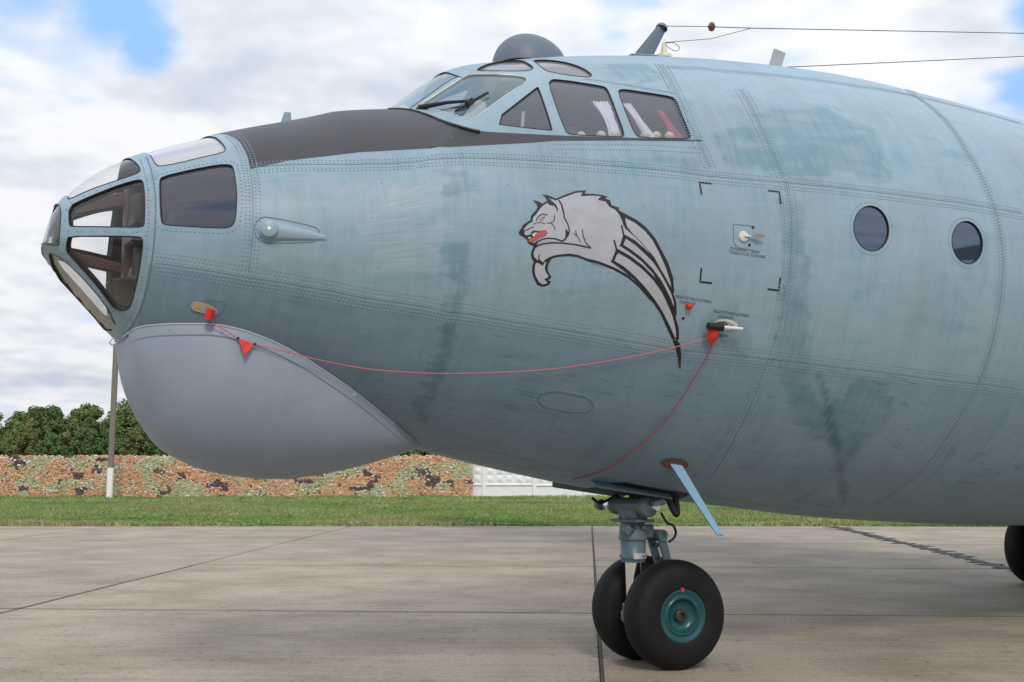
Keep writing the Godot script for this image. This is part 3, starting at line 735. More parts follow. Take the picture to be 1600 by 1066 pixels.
# what shows through the glass
func interior():
	var st := begin()
	box(st, Vector3(-4.36, 3.05, -0.12), Vector3(0.09, 1.15, 0.10), Basis(), 0.01)
	box(st, Vector3(-4.62, 3.10, -0.28), Vector3(0.55, 0.08, 0.06), Basis(Vector3.BACK, -0.16), 0.01)
	box(st, Vector3(-4.55, 3.50, -0.20), Vector3(0.62, 0.10, 0.06), Basis(Vector3.BACK, 0.30), 0.01)
	part("nose_frame", st.commit(), M.maroon, plane)
	st = begin()
	box(st, Vector3(-4.22, 3.42, -0.02), Vector3(0.34, 0.26, 0.42), Basis(), 0.03)
	box(st, Vector3(-4.30, 3.22, 0.05), Vector3(0.22, 0.10, 0.30), Basis(), 0.02)
	tube(st, [Vector3(-4.33, 3.25, 0.08), Vector3(-4.35, 2.85, 0.06)], 0.035, 12)
	lathe(st, Vector3(-4.30, 3.36, 0.1), Vector3(0, 0, 1), [Vector2(0, 0.0), Vector2(0, 0.06), Vector2(0.08, 0.07), Vector2(0.08, 0.0)], 16)
	part("instrument_panel", st.commit(), M.dark_kit, plane)
	st = begin()
	lathe(st, Vector3(-4.30, 2.78, 0.02), Vector3(0, 1, 0), [Vector2(0, 0.0), Vector2(0, 0.15), Vector2(0.14, 0.16), Vector2(0.18, 0.10), Vector2(0.20, 0.0)], 20)
	box(st, Vector3(-4.42, 2.83, 0.08), Vector3(0.20, 0.22, 0.18), Basis(Vector3.BACK, 0.2), 0.02)
	part("bombing_sight", st.commit(), M.olive_kit, plane)
	st = begin()
	box(st, Vector3(-3.92, 2.98, 0.0), Vector3(0.10, 0.62, 0.46), Basis(Vector3.BACK, -0.12), 0.05)
	box(st, Vector3(-4.10, 2.72, 0.0), Vector3(0.40, 0.10, 0.46), Basis(), 0.04)
	part("navigator_seat", st.commit(), M.dark_kit, plane)
	var stuff := [[Vector3(-4.20, 3.12, 0.20), 0.045, 0.10, M.grey], [Vector3(-4.12, 2.86, 0.30), 0.05, 0.16, M.olive_kit], [Vector3(-4.24, 2.70, 0.26), 0.04, 0.09, M.grey], [Vector3(-4.34, 2.95, -0.02), 0.05, 0.22, M.pipe], [Vector3(-4.16, 3.34, 0.28), 0.035, 0.12, M.pipe], [Vector3(-4.07, 3.45, 0.22), 0.05, 0.08, M.olive_kit]]
	for q in stuff:
		st = begin()
		lathe(st, q[0], Vector3(0.2, 1, 0.15), [Vector2(-q[2] * 0.5, 0.0), Vector2(-q[2] * 0.5, q[1] * 0.8), Vector2(-q[2] * 0.4, q[1]), Vector2(q[2] * 0.3, q[1]), Vector2(q[2] * 0.4, q[1] * 0.6), Vector2(q[2] * 0.5, 0.0)], 14)
		part("nose_instrument", st.commit(), q[3], plane)
	st = begin()
	box(st, Vector3(-3.90, 3.12, -0.38), Vector3(0.62, 0.95, 0.20), Basis(), 0.03)  # added dark box that blocks the bright far-side window
	for k in 3:
		box(st, Vector3(-4.0 + 0.17 * k, 3.30 - 0.15 * k, -0.27), Vector3(0.13, 0.11, 0.05), Basis(), 0.01)
	part("added_light_block", st.commit(), M.dark_kit, plane)
	st = begin()
	tube(st, catmull([Vector3(-4.33, 3.02, 0.2), Vector3(-4.27, 2.92, 0.24), Vector3(-4.29, 2.78, 0.23), Vector3(-4.25, 2.66, 0.16)], 6), 0.008, 6)
	part("yellow_cable", st.commit(), M.yellow, plane)
	st = begin()
	for k in 4:
		tube(st, catmull([Vector3(-4.18, 3.30, 0.1 + 0.04 * k), Vector3(-4.1, 3.1 - 0.03 * k, 0.22), Vector3(-4.2, 2.9, 0.18 + 0.03 * k), Vector3(-4.12, 2.7, 0.1 + 0.05 * k)], 6), 0.013, 6)
	part("hose", st.commit(), M.rubber, plane)
	st = begin()
	lathe(st, Vector3(-4.28, 3.22, 0.24), Vector3(0, 0, 1), [Vector2(0, 0.0), Vector2(0, 0.03), Vector2(0.05, 0.03), Vector2(0.06, 0.0)], 12)
	part("brass_knob", st.commit(), M.brass, plane)
	st = begin()
	tube(st, [Vector3(-4.12, 3.0, 0.42), Vector3(-3.98, 3.10, 0.55), Vector3(-3.78, 3.08, 0.66), Vector3(-3.60, 3.06, 0.72)], 0.010, 8)
	part("table_edge", st.commit(), M.steel, plane)
	st = begin()
	lathe(st, Vector3(-4.13, 3.05, 0.44), Vector3(0.3, 0, 1), [Vector2(0, 0.0), Vector2(0, 0.045), Vector2(0.03, 0.05), Vector2(0.03, 0.0)], 16)
	part("cabin_lamp", st.commit(), M.pale, plane)
	# flight deck: floor, seats, curtains and the knobs along the sill
	st = begin()
	box(st, Vector3(-1.3, 3.45, 0), Vector3(2.0, 0.04, 2.2))
	part("flight_deck_floor", st.commit(), M.dark_kit, plane)
	for z in [0.55, -0.55]:
		st = begin()
		box(st, Vector3(-1.25, 3.98, z), Vector3(0.14, 0.75, 0.48), Basis(Vector3.BACK, -0.1), 0.06)
		box(st, Vector3(-1.5, 3.68, z), Vector3(0.5, 0.12, 0.48), Basis(), 0.05)
		part("pilot_seat", st.commit(), M.dark_kit, plane)
	st = begin()
	tube(st, [Vector3(-1.80, 3.92, 0.92), Vector3(-1.76, 4.30, 0.90)], 0.014, 8)
	part("grab_handle", st.commit(), M.pale, plane)
	curtain([Vector2(-1.20, 0.77), Vector2(-1.125, 0.49)], 0.22, 0.26, M.curtain)
	curtain([Vector2(-0.99, 0.75), Vector2(-0.90, 0.49)], 0.14, 0.09, M.curtain)
	curtain([Vector2(-0.73, 0.70), Vector2(-0.665, 0.49)], 0.09, 0.11, M.red_cloth)
	for s in [-1.60, -1.47, -1.31, -1.20, -0.945, -0.845, -0.735]:
		st = begin()
		var c := above(s, 0.525, -0.055)
		lathe(st, c, skin_n(s, 0.6), [Vector2(-0.01, 0.0), Vector2(-0.01, 0.036), Vector2(0.012, 0.032), Vector2(0.024, 0.018), Vector2(0.027, 0.0)], 14)
		part("sill_knob", st.commit(), M.cream, plane)

func curtain(line: Array, w0: float, w1: float, m: Material):
	var st := begin()
	var rows := []
	for j in 13:
		var t := j / 12.0
		var c: Vector2 = line[0].lerp(line[1], t)
		var wide := lerpf(w0 * 0.7, w1, t) * (1.0 - 0.35 * sin(PI * t))
		var row := []
		for i in 25:
			var u := i / 24.0 - 0.5
			var fold := 0.014 * sin(u * 34.0 + t * 3.0) + 0.006 * sin(u * 71.0 - t * 5.0)
			row.append(above(c.x + u * wide, c.y, -0.055 + fold))
		rows.append(row)
	for j in 12:
		for i in 24:
			quad(st, rows[j][i], rows[j][i + 1], rows[j + 1][i + 1], rows[j + 1][i])
	st.index()
	st.generate_normals()
	part("curtain", st.commit(), m, plane)

# the shoulder wing, which roofs over the apron behind the flight deck
func wings():
	for side in [1.0, -1.0]:
		var st := begin()
		var rows := []
		for i in 9:
			var t := i / 8.0
			var z := lerpf(0.3, 19.0, t)
			var le := lerpf(5.3, 7.4, t)
			var chord := lerpf(4.7, 2.2, t)
			var y := 4.95 - 0.25 * maxf(0.0, t - 0.4)
			var row := []
			for k in 25:
				var a := TAU * k / 24.0
				var u := 0.5 - 0.5 * cos(a)
				var thick := chord * 0.14 * (1.45 * sqrt(u) * (1.0 - u) + 0.10 * u * (1.0 - u))
				row.append(Vector3(le + chord * u, y + (thick if a < PI else -thick * 0.7), z * side))
			rows.append(row)
		for i in 8:
			for k in 24:
				if side > 0:
					quad(st, rows[i][k], rows[i][k + 1], rows[i + 1][k + 1], rows[i + 1][k])
				else:
					quad(st, rows[i + 1][k], rows[i + 1][k + 1], rows[i][k + 1], rows[i][k])
		st.index()
		st.generate_normals()
		part("wing", st.commit(), M.plain_blue, plane)

func markings():
	var st := begin()
	drape(st, poly(GLARE), 0.002, 1.0, 0.06, 0.05)
	drape(st, poly(GLARE), 0.002, -1.0, 0.06, 0.05)
	part("anti_glare_paint", st.commit(), M.glare, plane)
	# the raised lip between the black deck and the windscreen
	st = begin()
	drape(st, poly(EMBLEM_OUTLINE), 0.0015)
	part("emblem_outline", st.commit(), M.ink, plane)
	st = begin()
	for f in EMBLEM_FILLS:
		# drawn in a little from the outline, in even measure on the skin
		var p := poly(f)
		for i in p.size():
			p[i].y *= 1.6
		for q in Geometry2D.offset_polygon(p, -0.0060, Geometry2D.JOIN_MITER):
			if q.size() < 3:
				continue
			for i in q.size():
				q[i].y /= 1.6
			drape(st, q, 0.0030)
	part("emblem_wolf", st.commit(), M.wolf, plane)
	st = begin()
	drape(st, poly(EMBLEM_GAP), 0.0042)
	part("emblem_gap", st.commit(), M.plain_blue, plane)
	st = begin()
	for f in EMBLEM_BLACKS:  # solid black areas of the drawing, in ink
		st = begin()
		drape(st, poly(f), 0.0058)
		part("emblem_black", st.commit(), M.ink, plane)
	for s in EMBLEM_STROKES:
		st = begin()
		ribbon(st, poly(s[1]), s[0], 0.0040 + 0.00008 * EMBLEM_STROKES.find(s), false, 3)
		part("emblem_line", st.commit(), M.ink, plane)
	st = begin()
	drape(st, poly(EMBLEM_TONGUE), 0.0062)
	part("emblem_tongue", st.commit(), M.tongue, plane)
	st = begin()
	for f in EMBLEM_TEETH:
		drape(st, poly(f), 0.0070)
	part("emblem_teeth", st.commit(), M.pale, plane)
	st = begin()
	drape(st, poly(EMBLEM_EYE), 0.0062)
	part("emblem_eye", st.commit(), M.eye, plane)
	for mk in MARKS:
		st = begin()
		ribbon(st, poly(mk), 0.014, 0.002, false, 5)
		part("corner_mark", st.commit(), M.ink, plane)
	letters("ЛЕВЫЙ ЛЕТЧИК И ШТУРМАН", TEXT_A, 0.0, 0.0)
	letters("РЕЗЕРВНЫЙ", TEXT_A, 0.05, -0.034)
	letters("ЛЕВЫЙ ЛЕТЧИК И ШТУРМАН", TEXT_B, 0.0, 0.0)
	letters("ОСНОВНОЙ", TEXT_B, 0.05, -0.034)
	letters("ОТКРЫВАНИЕ С ЗЕМЛИ", TEXT_C, 0.0, 0.0)
	letters("ТОЛЬКО ПОСЛЕ ОСТАНОВКИ", TEXT_C, 0.0, -0.030)
	letters("ПВД-7М", TEXT_D, 0.0, 0.0)

func letters(words: String, line: Array, shift: float, drop: float):
	var tm := TextMesh.new()
	var f := SystemFont.new()
	f.font_names = PackedStringArray(["Droid Sans"])
	tm.font = f
	tm.text = words
	tm.font_size = 32
	tm.pixel_size = 0.0009
	tm.depth = 0.0
	tm.horizontal_alignment = HORIZONTAL_ALIGNMENT_LEFT
	tm.vertical_alignment = VERTICAL_ALIGNMENT_CENTER
	var a := tm.get_mesh_arrays()
	if a.is_empty():
		return
	var v: PackedVector3Array = a[Mesh.ARRAY_VERTEX]
	var ix = a[Mesh.ARRAY_INDEX]
	var p0 := Vector2(line[0], line[1])
	var o := skin(p0.x, p0.y)
	var n := skin_n(p0.x, p0.y)
	var u := (skin(line[2], line[3]) - o).normalized()
	var w := n.cross(u).normalized()
	var st := begin()
	var order = range(v.size()) if ix == null else ix
	for i in order:
		var q := v[i]
		var c := o + u * (q.x * 0.82 + shift) + w * (q.y + drop)
		var e := under(c)
		st.set_normal(skin_n(e.x, e.y))
		st.add_vertex(above(e.x, e.y, 0.0015))
	part("stencil_lettering", st.commit(), M.ink, plane)

# ==================================================================== seams and rivets
func seams_and_rivets():
	var joint := begin()
	for k in ["upper", "lower", "roof", "front", "nav", "cockpit", "door", "cargo", "belly", "belly_rear", "panel", "brow"]:
		ribbon(joint, poly(LINES[k]), 0.0036 if k != "front" else 0.009, 0.0022)
	ribbon(joint, poly(VENT), 0.007, 0.004, true, 2)
	ribbon(joint, poly(FAIRING), 0.006, 0.0022, true, 2)
	part("panel_joint", joint.commit(), M.joint, plane)
	var rows := {
		"upper": [-0.055, -0.031, 0.018, 0.042], "lower": [-0.07, -0.045, -0.02, 0.02, 0.045, 0.07], "roof": [-0.035, 0.0, 0.035], "keel": [-0.018, 0.018], "sill": [-0.022, 0.022],
		"front": [-0.045], "nav": [-0.045, -0.02, 0.02, 0.045], "cockpit": [-0.05, -0.02, 0.02, 0.05], "door": [-0.055, -0.02, 0.02, 0.055], "cargo": [-0.04, -0.014, 0.014, 0.04], "brow": [-0.014],
	}
	var spots := []
	for k in rows:
		for off in rows[k]:
			rivet_row(spots, poly(LINES[k]), off, false, 0.027)
	for k in ["nav_side", "porthole_a", "porthole_b", "nose_upper", "nose_lower"]:
		rivet_row(spots, poly(WINDOWS[k]), 0.034 if k.begins_with("na") or k.begins_with("p") else 0.032, true, 0.030 if not k.begins_with("nose") else 0.09)
	# rivets round the vent grille and across it
	rivet_row(spots, poly(VENT), 0.022, true, 0.03)
	var g := RandomNumberGenerator.new()
	g.seed = 5
	var vp := poly(VENT)
	for i in 60:
		var q := Vector2(g.randf_range(-1.75, -1.0), g.randf_range(-0.9, -0.5))
		if Geometry2D.is_point_in_polygon(q, vp):
			spots.append(q)
	# loose rivets over the open skin
	for i in 60:
		var q := Vector2(g.randf_range(-3.4, 3.0), g.randf_range(-0.9, 0.5))
		var on_glass := false
		for k in WINDOWS:
			on_glass = on_glass or Geometry2D.is_point_in_polygon(q, poly(WINDOWS[k]))
		if not on_glass:
			spots.append(q)
	var dome := begin()
	for k in 8:
		var c0 := Vector3(cos(TAU * k / 8), 0, sin(TAU * k / 8))
		var c1 := Vector3(cos(TAU * (k + 1) / 8), 0, sin(TAU * (k + 1) / 8))
		var r := 0.0060
		vert4(dome, [c0 * r, c0], [c0 * r * 0.62 + Vector3.UP * 0.0028, (c0 + Vector3.UP).normalized()], [c1 * r * 0.62 + Vector3.UP * 0.0028, (c1 + Vector3.UP).normalized()], [c1 * r, c1])
		tri(dome, c0 * r * 0.62 + Vector3.UP * 0.0028, c1 * r * 0.62 + Vector3.UP * 0.0028, Vector3.UP * 0.0036, Vector3.UP)
	var mm := MultiMesh.new()
	mm.transform_format = MultiMesh.TRANSFORM_3D
	mm.mesh = dome.commit()
	mm.instance_count = spots.size()
	for i in spots.size():
		var q: Vector2 = spots[i]
		var n := skin_n(q.x, q.y)
		var x := n.cross(Vector3.RIGHT if absf(n.x) < 0.9 else Vector3.UP).normalized()
		mm.set_instance_transform(i, Transform3D(Basis(x, n, x.cross(n)), skin(q.x, q.y) + n * 0.001))
	var mi := MultiMeshInstance3D.new()
	mi.name = "rivets"
	mi.multimesh = mm
	mi.material_override = M.rivet
	mi.set_meta("kind", "stuff")
	plane.add_child(mi, true)

func rivet_row(spots: Array, p: PackedVector2Array, off: float, closed: bool, pitch: float):
	var pts := []
	var n := p.size()
	for i in (n if closed else n - 1):
		for k in 4:
			pts.append(p[i].lerp(p[(i + 1) % n], k / 4.0))
	pts.append(p[0] if closed else p[n - 1])
	var line := []
	for i in pts.size():
		var q: Vector2 = pts[i]
		var a: Vector2 = pts[maxi(i - 1, 0)]
		var b: Vector2 = pts[mini(i + 1, pts.size() - 1)]
		if absf(q.y) > PI / 2:
			continue
		var nn := skin_n(q.x, q.y)
		var t := skin(b.x, b.y) - skin(a.x, a.y)
		line.append(skin(q.x, q.y) + nn.cross(t).normalized() * off)
	var left := 0.5 * pitch
	if int(absf(off) * 1000) % 2 == 0:
		left = 0.0
	for i in line.size() - 1:
		var d: float = line[i].distance_to(line[i + 1])
		if d > 0.6:
			continue
		while left < d:
			spots.append(under(line[i].lerp(line[i + 1], left / d)))
			left += pitch
		left -= d

# ==================================================================== radome
func pairs_at(a: PackedFloat32Array, x: float, k: int, width: int) -> float:
	var n := a.size() / width
	for i in n - 1:
		if x <= a[(i + 1) * width] or i == n - 2:
			var t := clampf((x - a[i * width]) / (a[(i + 1) * width] - a[i * width]), 0.0, 1.0)
			return lerpf(a[i * width + k], a[(i + 1) * width + k], t)
	return 0.0

var edge_tab := PackedFloat32Array()
var bottom_tab := PackedFloat32Array()

func radome_point(s: float, f: float, out := 0.0) -> Vector3:
	var ye := pairs_at(edge_tab, s, 1, 3)
	var ze := pairs_at(edge_tab, s, 2, 3)
	var yb := minf(pairs_at(bottom_tab, s, 1, 2), ye - 0.004)
	var z := (ze + 0.012) * pow(cos(f), 0.92) * (1.0 + 0.13 * sin(2.0 * f)) + out * cos(f)
	return Vector3(s, lerpf(ye, yb, pow(sin(f), 1.08)) - out * sin(f), z)

# the joint runs an even hand's width below the flange
func joint_angle(s: float) -> float:
	var drop := pairs_at(edge_tab, s, 1, 3) - pairs_at(bottom_tab, s, 1, 2)
	return asin(clampf(0.085 / maxf(drop, 0.01), 0.02, 0.7))

func radome():
	var e := poly(EDGE)
	var raw := []
	for q in e:
		raw.append(skin(q.x, q.y))
	raw.push_front(Vector3(-4.412, 2.545, 0.0))
	raw.append(Vector3(-2.166, 1.812, 0.0))
	var smooth := catmull(raw, 5)
	for p in smooth:
		edge_tab.append_array([p.x, p.y, maxf(p.z, 0.0)])
	var bt := []
	for i in RADOME_BOTTOM.size() / 2:
		bt.append(Vector3(RADOME_BOTTOM[2 * i], RADOME_BOTTOM[2 * i + 1], 0))
	for p in catmull(bt, 6):
		bottom_tab.append_array([p.x, p.y])
	var st := begin()
	var ns := 72
	var nf := 28
	var ss := []
	for i in ns + 1:
		var t := float(i) / ns
		ss.append(lerpf(-4.412, -2.166, t * t * (3 - 2 * t) * 0.6 + t * t * 0.4))
	for side in [1.0, -1.0]:
		for i in ns:
			for j in nf:
				var q := []
				for c in [[i, j], [i + 1, j], [i + 1, j + 1], [i, j + 1]]:
					var p := radome_point(ss[c[0]], PI / 2 * c[1] / nf)
					p.z *= side
					q.append(p)
				if side > 0:
					quad(st, q[0], q[1], q[2], q[3])
				else:
					quad(st, q[3], q[2], q[1], q[0])
	st.index()
	st.generate_normals()
	var r := part("radome", st.commit(), M.radome, plane)
	for side in [1.0, -1.0]:
		var f := begin()
		var path := []
		for i in range(0, edge_tab.size() / 3, 2):
			path.append(Vector3(edge_tab[3 * i], edge_tab[3 * i + 1], (edge_tab[3 * i + 2] + 0.012) * side))
		tube(f, path, 0.008, 8)
		part("flange", f.commit(), M.flange, r)
		f = begin()
		for i in range(4, ns - 1):
			var f0 := joint_angle(ss[i])
			var f1 := joint_angle(ss[i + 1])
			var a := radome_point(ss[i], f0, 0.0025)
			var b := radome_point(ss[i + 1], f1, 0.0025)
			var c := radome_point(ss[i + 1], f1 + 0.012, 0.0025)
			var d := radome_point(ss[i], f0 + 0.012, 0.0025)
			if side < 0:
				a.z = -a.z
				b.z = -b.z
				c.z = -c.z
				d.z = -d.z
				quad(f, d, c, b, a)
			else:
				quad(f, a, b, c, d)
		part("radome_joint", f.commit(), M.joint, r)
	for i in [16, 26, 38, 50]:
		var f := begin()
		box(f, radome_point(ss[i], 0.05, 0.002), Vector3(0.018, 0.022, 0.008), Basis(Vector3.BACK, -0.3), 0.002)
		part("clip", f.commit(), M.flange, r)
	var f2 := begin()
	tube(f2, [Vector3(-4.47, 2.54, 0.03), Vector3(-4.50, 2.50, 0.03), Vector3(-4.47, 2.48, 0.03), Vector3(-4.44, 2.51, 0.03)], 0.006, 6, true)
	part("towing_ring", f2.commit(), M.steel, plane)

# ==================================================================== things on the skin
func fittings():
	# sextant dome
	var st := begin()
	var base := Vector3(-1.20, 5.00, 0.0)
	var ring := 28
	for i in 10:
		for k in ring:
			var q := []
			for c in [[i, k], [i + 1, k], [i + 1, k + 1], [i, k + 1]]:
				var u: float = PI / 2 * c[0] / 10.0
				var a: float = TAU * c[1] / ring
				var d := Vector3(cos(a) * cos(u), sin(u), sin(a) * cos(u))
				var long := 0.30 if d.x < 0 else 0.37
				q.append([base + Vector3(d.x * long, pow(sin(u), 0.9) * 0.295, d.z * 0.28), Vector3(d.x / long, d.y / 0.29, d.z / 0.28).normalized()])
			vert4(st, q[0], q[1], q[2], q[3])
	part("sextant_dome", st.commit(), M.dome, plane)
	# raked aerial mast with its foot plate
	st = begin()
	mast(st, Vector3(-0.01, 5.30, 0), Vector3(0.235, 5.655, 0), 0.21, 0.11, 0.05, 0.03)
	lathe(st, Vector3(0.235, 5.655, 0), Vector3(0.4, 0.9, 0), [Vector2(-0.02, 0.056), Vector2(0.0, 0.052), Vector2(0.02, 0.036), Vector2(0.03, 0.0)], 16)
	var mastp := part("aerial_mast", st.commit(), M.dome, plane)
	st = begin()
	box(st, Vector3(-0.02, 5.322, 0.0), Vector3(0.30, 0.012, 0.16), Basis(Vector3.BACK, 0.14), 0.008)
	part("foot_plate", st.commit(), M.plain_blue, mastp)
	st = begin()
	lathe(st, Vector3(0.25, 5.36, 0.0), Vector3.UP, [Vector2(0, 0), Vector2(0, 0.075), Vector2(0.03, 0.07), Vector2(0.035, 0.03), Vector2(0.09, 0.026), Vector2(0.15, 0.012), Vector2(0.155, 0)], 16)
	var ins := part("lead_in_insulator", st.commit(), M.cream, plane)
	st = begin()
	tube(st, catmull([Vector3(0.25, 5.50, 0), Vector3(0.36, 5.53, 0), Vector3(0.42, 5.49, 0.01), Vector3(0.38, 5.45, 0.01), Vector3(0.31, 5.47, 0), Vector3(0.27, 5.50, 0)], 5), 0.003, 5)
	part("wire_loop", st.commit(), M.rubber, ins)
	st = begin()
	tube(st, [Vector3(0.285, 5.672, 0), Vector3(0.8, 5.768, 0)], 0.0035, 5)
	tube(st, [Vector3(0.82, 5.770, 0), Vector3(1.31, 5.853, 0), Vector3(5.386, 6.588, 0), Vector3(12.0, 7.80, 0)], 0.0045, 5)
	tube(st, [Vector3(0.25, 5.51, 0), Vector3(0.8, 5.65, 0), Vector3(1.31, 5.853, 0)], 0.003, 5)
	part("aerial_wire", st.commit(), M.wire, plane)
	st = begin()
	lathe(st, Vector3(0.813, 5.769, 0), Vector3(1, 0.17, 0), [Vector2(-0.05, 0.0), Vector2(-0.04, 0.012), Vector2(-0.02, 0.02), Vector2(-0.008, 0.042), Vector2(0.008, 0.042), Vector2(0.02, 0.02), Vector2(0.04, 0.012), Vector2(0.05, 0.0)], 14)
	part("brown_insulator", st.commit(), M.brown, plane)
	st = begin()
	tube(st, [Vector3(0.9, 5.433, -0.25), Vector3(5.716, 6.456, -0.25), Vector3(12.0, 7.79, -0.25)], 0.0045, 5)
	part("aerial_wire", st.commit(), M.wire, plane)
	st = begin()
	var qa := [Vector3(1.66, 5.34, -0.2), Vector3(1.902, 5.80, -0.2), Vector3(1.98, 5.785, -0.2), Vector3(1.82, 5.34, -0.2)]
	slab(st, [Vector3(1.60, 5.36, -0.2), Vector3(1.775, 5.805, -0.2), Vector3(1.925, 5.785, -0.2), Vector3(1.75, 5.36, -0.2)], 0.02)
	part("plate_aerial", st.commit(), M.grey, plane)
	st = begin()
	slab(st, [Vector3(-3.24, 4.16, -0.45), Vector3(-3.155, 4.449, -0.45), Vector3(-3.102, 4.457, -0.45), Vector3(-3.07, 4.16, -0.45)], 0.02)
	part("nose_fin", st.commit(), M.plain_blue, plane)
	# teardrop fairing with a white square lens
	st = begin()
	var c := under(skin(SPOTS.screw2[0], SPOTS.screw2[1]))
	var rows := []
	for i in 21:
		var t := i / 20.0
		var s := lerpf(-0.066, 0.36, t)
		var half := 0.070 * (sqrt(maxf(0.0, 1.0 - pow(clampf((0.070 - (s + 0.066)) / 0.070, 0.0, 1.0), 2.0))) if s < 0.004 else lerpf(1.0, 0.22, (s - 0.004) / 0.356))
		var high := half * 0.62
		var row := []
		for j in 13:
			var u := j / 12.0 * 2.0 - 1.0
			var th := c.y + (u * half - 0.05 * maxf(0.0, s) * 1.2) / radius(c.x, c.y)
			row.append(above(c.x + s, th, sqrt(maxf(0.0, 1.0 - u * u)) * high * 0.8 + 0.001))
		rows.append(row)
	for i in 20:
		for j in 12:
			quad(st, rows[i][j], rows[i][j + 1], rows[i + 1][j + 1], rows[i + 1][j])
	st.index()
	st.generate_normals()
	var fr := part("teardrop_fairing", st.commit(), M.plain_blue, plane)
	st = begin()
	var nn := skin_n(c.x, c.y)
	lathe(st, above(c.x + 0.01, c.y, 0.03), nn, [Vector2(0.0, 0.058), Vector2(0.020, 0.056), Vector2(0.024, 0.050), Vector2(0.024, 0.0)], 24)
	part("round_cap", st.commit(), M.plain_blue, fr)
	st = begin()
	var ax := Basis(nn.cross(Vector3.UP).cross(nn).cross(nn).normalized(), nn, Vector3.UP).orthonormalized()
	box(st, above(c.x + 0.01, c.y, 0.055), Vector3(0.022, 0.006, 0.022), ax, 0.002)
	part("square_lens", st.commit(), M.lens, fr)
	# beige access plate with its yellow triangle
	st = begin()
	drape(st, poly(ACCESS), 0.006, 1.0, 0.05, 0.04)
	var acc := part("access_plate", st.commit(), M.beige, plane)
	st = begin()
	var t0: Array = SPOTS.tri
	drape(st, PackedVector2Array([Vector2(t0[0] - 0.018, t0[1] - 0.014), Vector2(t0[0] + 0.002, t0[1] + 0.022), Vector2(t0[0] + 0.022, t0[1] - 0.016)]), 0.009)
	part("yellow_triangle", st.commit(), M.yellow, acc)
	# vent grille
	st = begin()
	drape(st, poly(VENT), 0.003, 1.0, 0.06, 0.04)
	part("vent_cover", st.commit(), M.vent, plane)
	# red push button
	st = begin()
	var bq: Array = SPOTS.button
	lathe(st, skin(bq[0], bq[1]), skin_n(bq[0], bq[1]), [Vector2(0, 0.022), Vector2(0.035, 0.022), Vector2(0.042, 0.016), Vector2(0.044, 0.0)], 16)
	part("red_button", st.commit(), M.red_paint, plane)
	for k in ["dot1", "dot2", "dot3"]:
		st = begin()
		lathe(st, skin(SPOTS[k][0], SPOTS[k][1]), skin_n(SPOTS[k][0], SPOTS[k][1]), [Vector2(0, 0.012), Vector2(0.003, 0.011), Vector2(0.003, 0.0)], 10)
		part("drain_plug", st.commit(), M.ink, plane)
	# door handle: plate outline, white rose, bent lever
	var hq: Array = SPOTS.handle
	st = begin()
	var b0 := Vector2(hq[0], hq[1])
	var rr := radius(b0.x, b0.y)
	ribbon(st, PackedVector2Array([b0 + Vector2(0.09, -0.095 / rr), b0 + Vector2(-0.05, -0.085 / rr), b0 + Vector2(-0.085, -0.05 / rr), b0 + Vector2(-0.085, 0.09 / rr), b0 + Vector2(0.1, 0.085 / rr)]), 0.006, 0.002)
	var hp := part("handle_plate", st.commit(), M.joint, plane)
	st = begin()
	lathe(st, skin(b0.x, b0.y), skin_n(b0.x, b0.y), [Vector2(0, 0.042), Vector2(0.012, 0.040), Vector2(0.016, 0.034), Vector2(0.014, 0.0)], 20)
	part("handle_rose", st.commit(), M.pale, hp)
	st = begin()
	var h0 := above(b0.x, b0.y, 0.016)
	var h1 := above(b0.x + 0.08, b0.y, 0.03)
	tube(st, [h0, above(b0.x + 0.05, b0.y, 0.026)], 0.010, 8)
	slab(st, [above(b0.x + 0.045, b0.y + 0.006, 0.03), above(b0.x + 0.10, b0.y + 0.014, 0.05), above(b0.x + 0.17, b0.y + 0.004, 0.055), above(b0.x + 0.10, b0.y - 0.012, 0.04)], 0.008)
	part("lever", st.commit(), M.steel, hp)
	# air data probe on its bracket
	var pr := vecs(PROBE)
	st = begin()
	tube(st, [pr[0].lerp(pr[1], 0.9), pr[2]], [0.014, 0.011], 12)
	var pp := part("air_probe", st.commit(), M.white_paint, plane)
	st = begin()
	var dn := skin_n(under(pr[1]).x, under(pr[1]).y)
	var mid: Vector3 = pr[1]
	box(st, mid - dn * 0.045 + Vector3(0.01, 0.012, 0), Vector3(0.06, 0.035, 0.09), Basis(Vector3.UP, 0.3), 0.01)
	part("probe_arm", st.commit(), M.olive_kit, pp)
	st = begin()
	drape(st, poly(PROBE_BASE[0]), 0.006, 1.0, 0.05, 0.03)
	part("probe_base", st.commit(), M.pale, pp)
	st = begin()
	drape(st, poly(PROBE_BASE[1]), 0.009, 1.0, 0.05, 0.03)
	part("probe_base_plate", st.commit(), M.plain_blue, pp)
	# ventral blade aerial with its rust-stained foot
	var bl := vecs(BLADE)
	st = begin()
	slab(st, [bl[0].lerp(bl[1], 0.18), bl[0].lerp(bl[1], 0.92), bl[2], bl[3]], 0.018)
	var blp := part("blade_aerial", st.commit(), M.blade, plane)
	st = begin()
	var fq := under(bl[0].lerp(bl[1], 0.5))
	var foot := PackedVector2Array()
	for k in 20:
		var a := TAU * k / 20
		foot.append(Vector2(fq.x + 0.125 * cos(a), fq.y + 0.030 * sin(a)))
	drape(st, foot, 0.014, 1.0, 0.05, 0.05)
	part("aerial_foot", st.commit(), M.rust, blp)
	# wiper: pivot, twin arms, blade
	st = begin()
	var wq := vecs(WIPER)
	tube(st, [wq[0], wq[1], wq[2]], [0.022, 0.014, 0.010], 8)
	tube(st, [wq[0] + Vector3(0.06, -0.035, 0.02), wq[4] + Vector3(0.0, -0.02, 0.0)], 0.007, 6)
